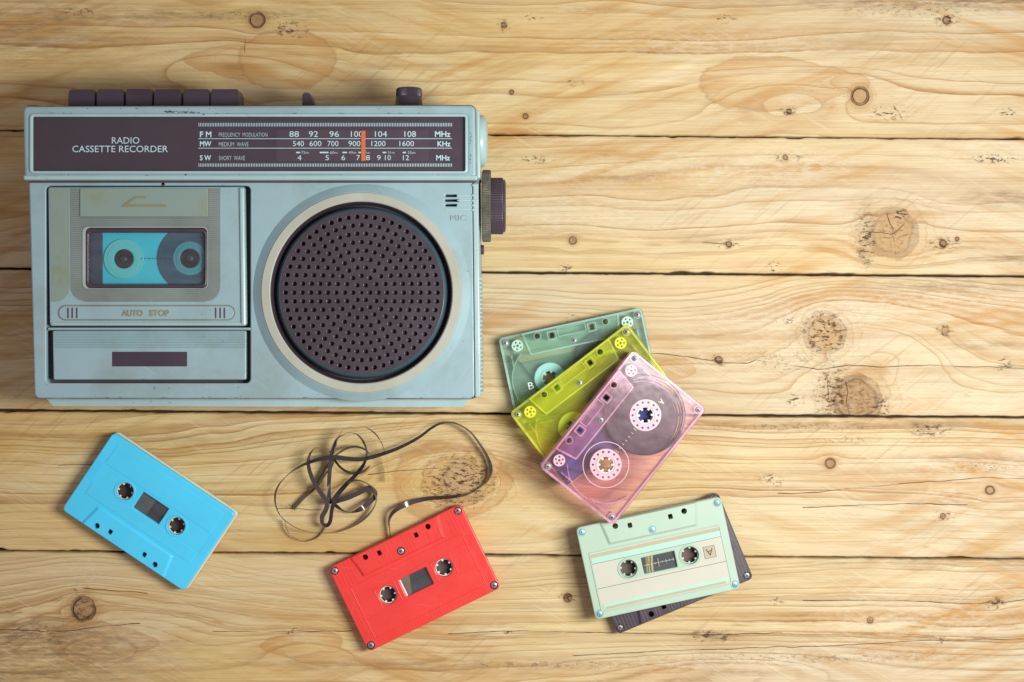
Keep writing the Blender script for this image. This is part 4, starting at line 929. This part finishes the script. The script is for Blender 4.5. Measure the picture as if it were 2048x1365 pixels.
for p in pk[1:]:
    if math.dist(p, ded[-1]) > .05: ded.append(p)
dput('tape_pack', slab([ded], 4.0, 4.6, 0), M_SLATE)
for (x, y), ro, mm_ in ((DH[0], 40, M_TEAL), (DH[1], 34, plastic('dim_teal_hub', (0.09, 0.36, 0.44), .4))):
    h = dput('hub', slab([circle(x, y, ro*kq, 48), circle(x, y, 19.5*kq, 40)], 4.5, 5.2, .25), mm_)
    dput('hub_step', slab([circle(x, y, (ro-7)*kq, 48), circle(x, y, 21*kq, 40)], 5.1, 5.5, .15), M_TEAL if ro == 40 else mm_, h)
    dput('spindle', join([slab([circle(x, y, 20*kq, 32)], 4.1, 4.65, 0)]), M_HOLE, h)
    dput('spindle_tip', lathe([(2.6, 4.6), (2.2, 5.8), (.9, 6.4), (0, 6.5)], 18, 'z', (x, y, 0)), M_BLACK, h)
dput('scale_dot', join([slab([circle(*dl(283+k*8.2, 517.5), 1.2*kq, 8)], 5.2, 5.65, 0) for k in range(8)]), M_NAVY)

# ------------------------------------------------------------------ the pulled-out tape
def zoomed(x, y): return (530+x/4.18, 830+y/4.18)
def spline(pts, sub=9):
    P_ = np.array(pts, float); n = len(P_); out = []
    for i in range(n-1):
        p0, p1, p2, p3 = P_[max(i-1, 0)], P_[i], P_[i+1], P_[min(i+2, n-1)]
        for k in range(sub):
            t = k/sub
            out.append(.5*((2*p1)+(-p0+p2)*t+(2*p0-5*p1+4*p2-p3)*t*t+(-p0+3*p1-3*p2+p3)*t**3))
    out.append(P_[-1]); return np.array(out)
# x, y (enlarged pixels), height in mm, lean: 0 = standing on edge, 1 = lying flat
STR = [
 [(1048, 1060, 5, .1), (1043, 960, 5, .15), (1035, 890, 5, .4), (1060, 830, 7.5, .7), (1110, 785, 10, .9), (1190, 745, 7.6, 1.0), (1280, 716, 3.6, .95), (1400, 697, 3.4, .8), (1560, 687, 4, .75), (1690, 665, 3.5, .4), (1790, 620, 3.5, .1), (1860, 550, 4, .4), (1888, 455, 5, .75), (1858, 350, 6, .55), (1795, 245, 7, .4), (1722, 150, 8, .3), (1640, 92, 9, .25), (1560, 65, 10, .3), (1470, 72, 10, .4), (1390, 112, 10, .5), (1300, 180, 10, .55), (1200, 238, 10, .6), (1100, 285, 11, .65), (1000, 322, 12, .7), (880, 358, 13, .75), (780, 374, 14, .8), (680, 366, 14, .85), (580, 356, 14, .9), (480, 366, 13, .8), (360, 402, 12, .6), (260, 450, 10, .4), (180, 512, 9, .2), (112, 592, 8, .4), (84, 680, 8, .5), (98, 780, 8, .45), (150, 868, 7, .35), (250, 940, 6, .3), (370, 980, 5, .25), (500, 992, 4, .2), (620, 978, 4, .2), (740, 930, 4.5, .35), (830, 868, 5, .5), (900, 790, 6, .3), (930, 700, 7, .2), (880, 612, 9, .85), (800, 645, 10, 1), (700, 690, 10, 1), (600, 722, 9, .9), (560, 735, 8, .6)],
 [(565, 735, 8, .6), (600, 765, 8, .8), (650, 800, 7, .5), (720, 816, 7, .4), (800, 788, 12, .95), (870, 732, 9, 1), (912, 690, 6.5, .95), (925, 640, 6, .4), (870, 585, 9, .15), (790, 550, 9, .2), (722, 556, 10, .4), (660, 610, 10, .7), (595, 690, 10, .9), (560, 790, 10, .8), (545, 890, 9, .8), (515, 926, 8, .7), (480, 905, 8, .6), (478, 850, 9, .9), (510, 790, 10, .95), (515, 725, 11, .8), (450, 630, 12, .8), (390, 520, 12, .75), (362, 410, 12, .6), (378, 325, 12, .3), (430, 275, 11, .1), (500, 276, 10, .15), (560, 330, 9, .4), (600, 405, 8, .55), (660, 462, 8, .6), (740, 490, 8, .6), (820, 474, 8, .6), (878, 425, 7, .2)],
 [(540, 745, 7, .7), (533, 640, 8, .7), (537, 520, 9, .75), (545, 420, 10, .8), (560, 310, 12, .6), (600, 205, 14, .35), (680, 157, 15, .15), (760, 160, 15, .3), (820, 222, 14, .5), (850, 310, 13, .45), (832, 400, 12, .6), (770, 490, 10, .75), (660, 600, 8, .8), (590, 680, 7, .7), (555, 740, 6, .6)],
 [(575, 350, 8, .3), (660, 292, 9, .45), (750, 266, 9, .5), (830, 288, 8, .45), (885, 345, 7, .2), (850, 380, 5, .2)],
 [(575, 330, 10, .2), (620, 170, 13, .06), (690, 108, 14, .04), (800, 92, 14, .1), (900, 140, 13, .35), (970, 225, 12, .3), (1008, 350, 10, .12), (1026, 450, 8, .06), (1033, 560, 7, .03)],
 [(238, 788, 2.5, .5), (330, 690, 4, .45), (430, 600, 5, .5), (500, 500, 6, .4), (560, 425, 7, .4), (575, 350, 7, .3)],
 [(430, 610, 4, .4), (470, 510, 5, .5), (545, 390, 6, .5), (570, 345, 6, .4)],
 [(165, 880, 5, .2), (178, 950, 4, .3), (240, 1028, 3, .3), (330, 1058, 2.5, .28), (420, 1036, 2.5, .2), (480, 992, 3, .08), (525, 930, 4, .04)],
]
tx, ty = at(700, 960, 0)
tape = empty('magnetic_tape', (tx, ty, 0)); tag(tape, 'tangled loose brown magnetic tape curling above the red cassette', 'tape')
tape_objs = []
for sidx, st_ in enumerate(STR):
    pts = []
    for x, y, z, w in st_:
        X_, Y_ = at(*zoomed(x, y), z); pts.append((X_-tx, Y_-ty, z, w))
    C_ = spline(pts); n = len(C_)
    tan = np.gradient(C_[:, :2], axis=0); tan /= np.linalg.norm(tan, axis=1)[:, None]+1e-9
    side = np.stack([-tan[:, 1], tan[:, 0]], 1); half = 1.7
    bm = bmesh.new(); prev = None
    for i in range(n):
        w = float(np.clip(C_[i, 3], 0.02, 1)); up_ = math.sqrt(max(0, 1-w*w)); sgn = 1
        ctr = Vector((C_[i, 0], C_[i, 1], max(C_[i, 2], half*up_+.15)))
        d = Vector((side[i, 0]*w, side[i, 1]*w, up_*sgn))*half
        nrm = Vector((tan[i, 0], tan[i, 1], 0)).cross(d).normalized()*.03
        q4 = [bm.verts.new((ctr+s*d+u*nrm)*MM) for s, u in ((-1, 1), (1, 1), (1, -1), (-1, -1))]
        if prev:
            for k in range(4): bm.faces.new((prev[k], prev[(k+1) % 4], q4[(k+1) % 4], q4[k]))
        else: bm.faces.new(q4)
        prev = q4
    bm.faces.new(prev)
    tape_objs.append(bm_mesh(bm))
put('tape_ribbon', join(tape_objs), M_TAPE, tape, smooth=40)
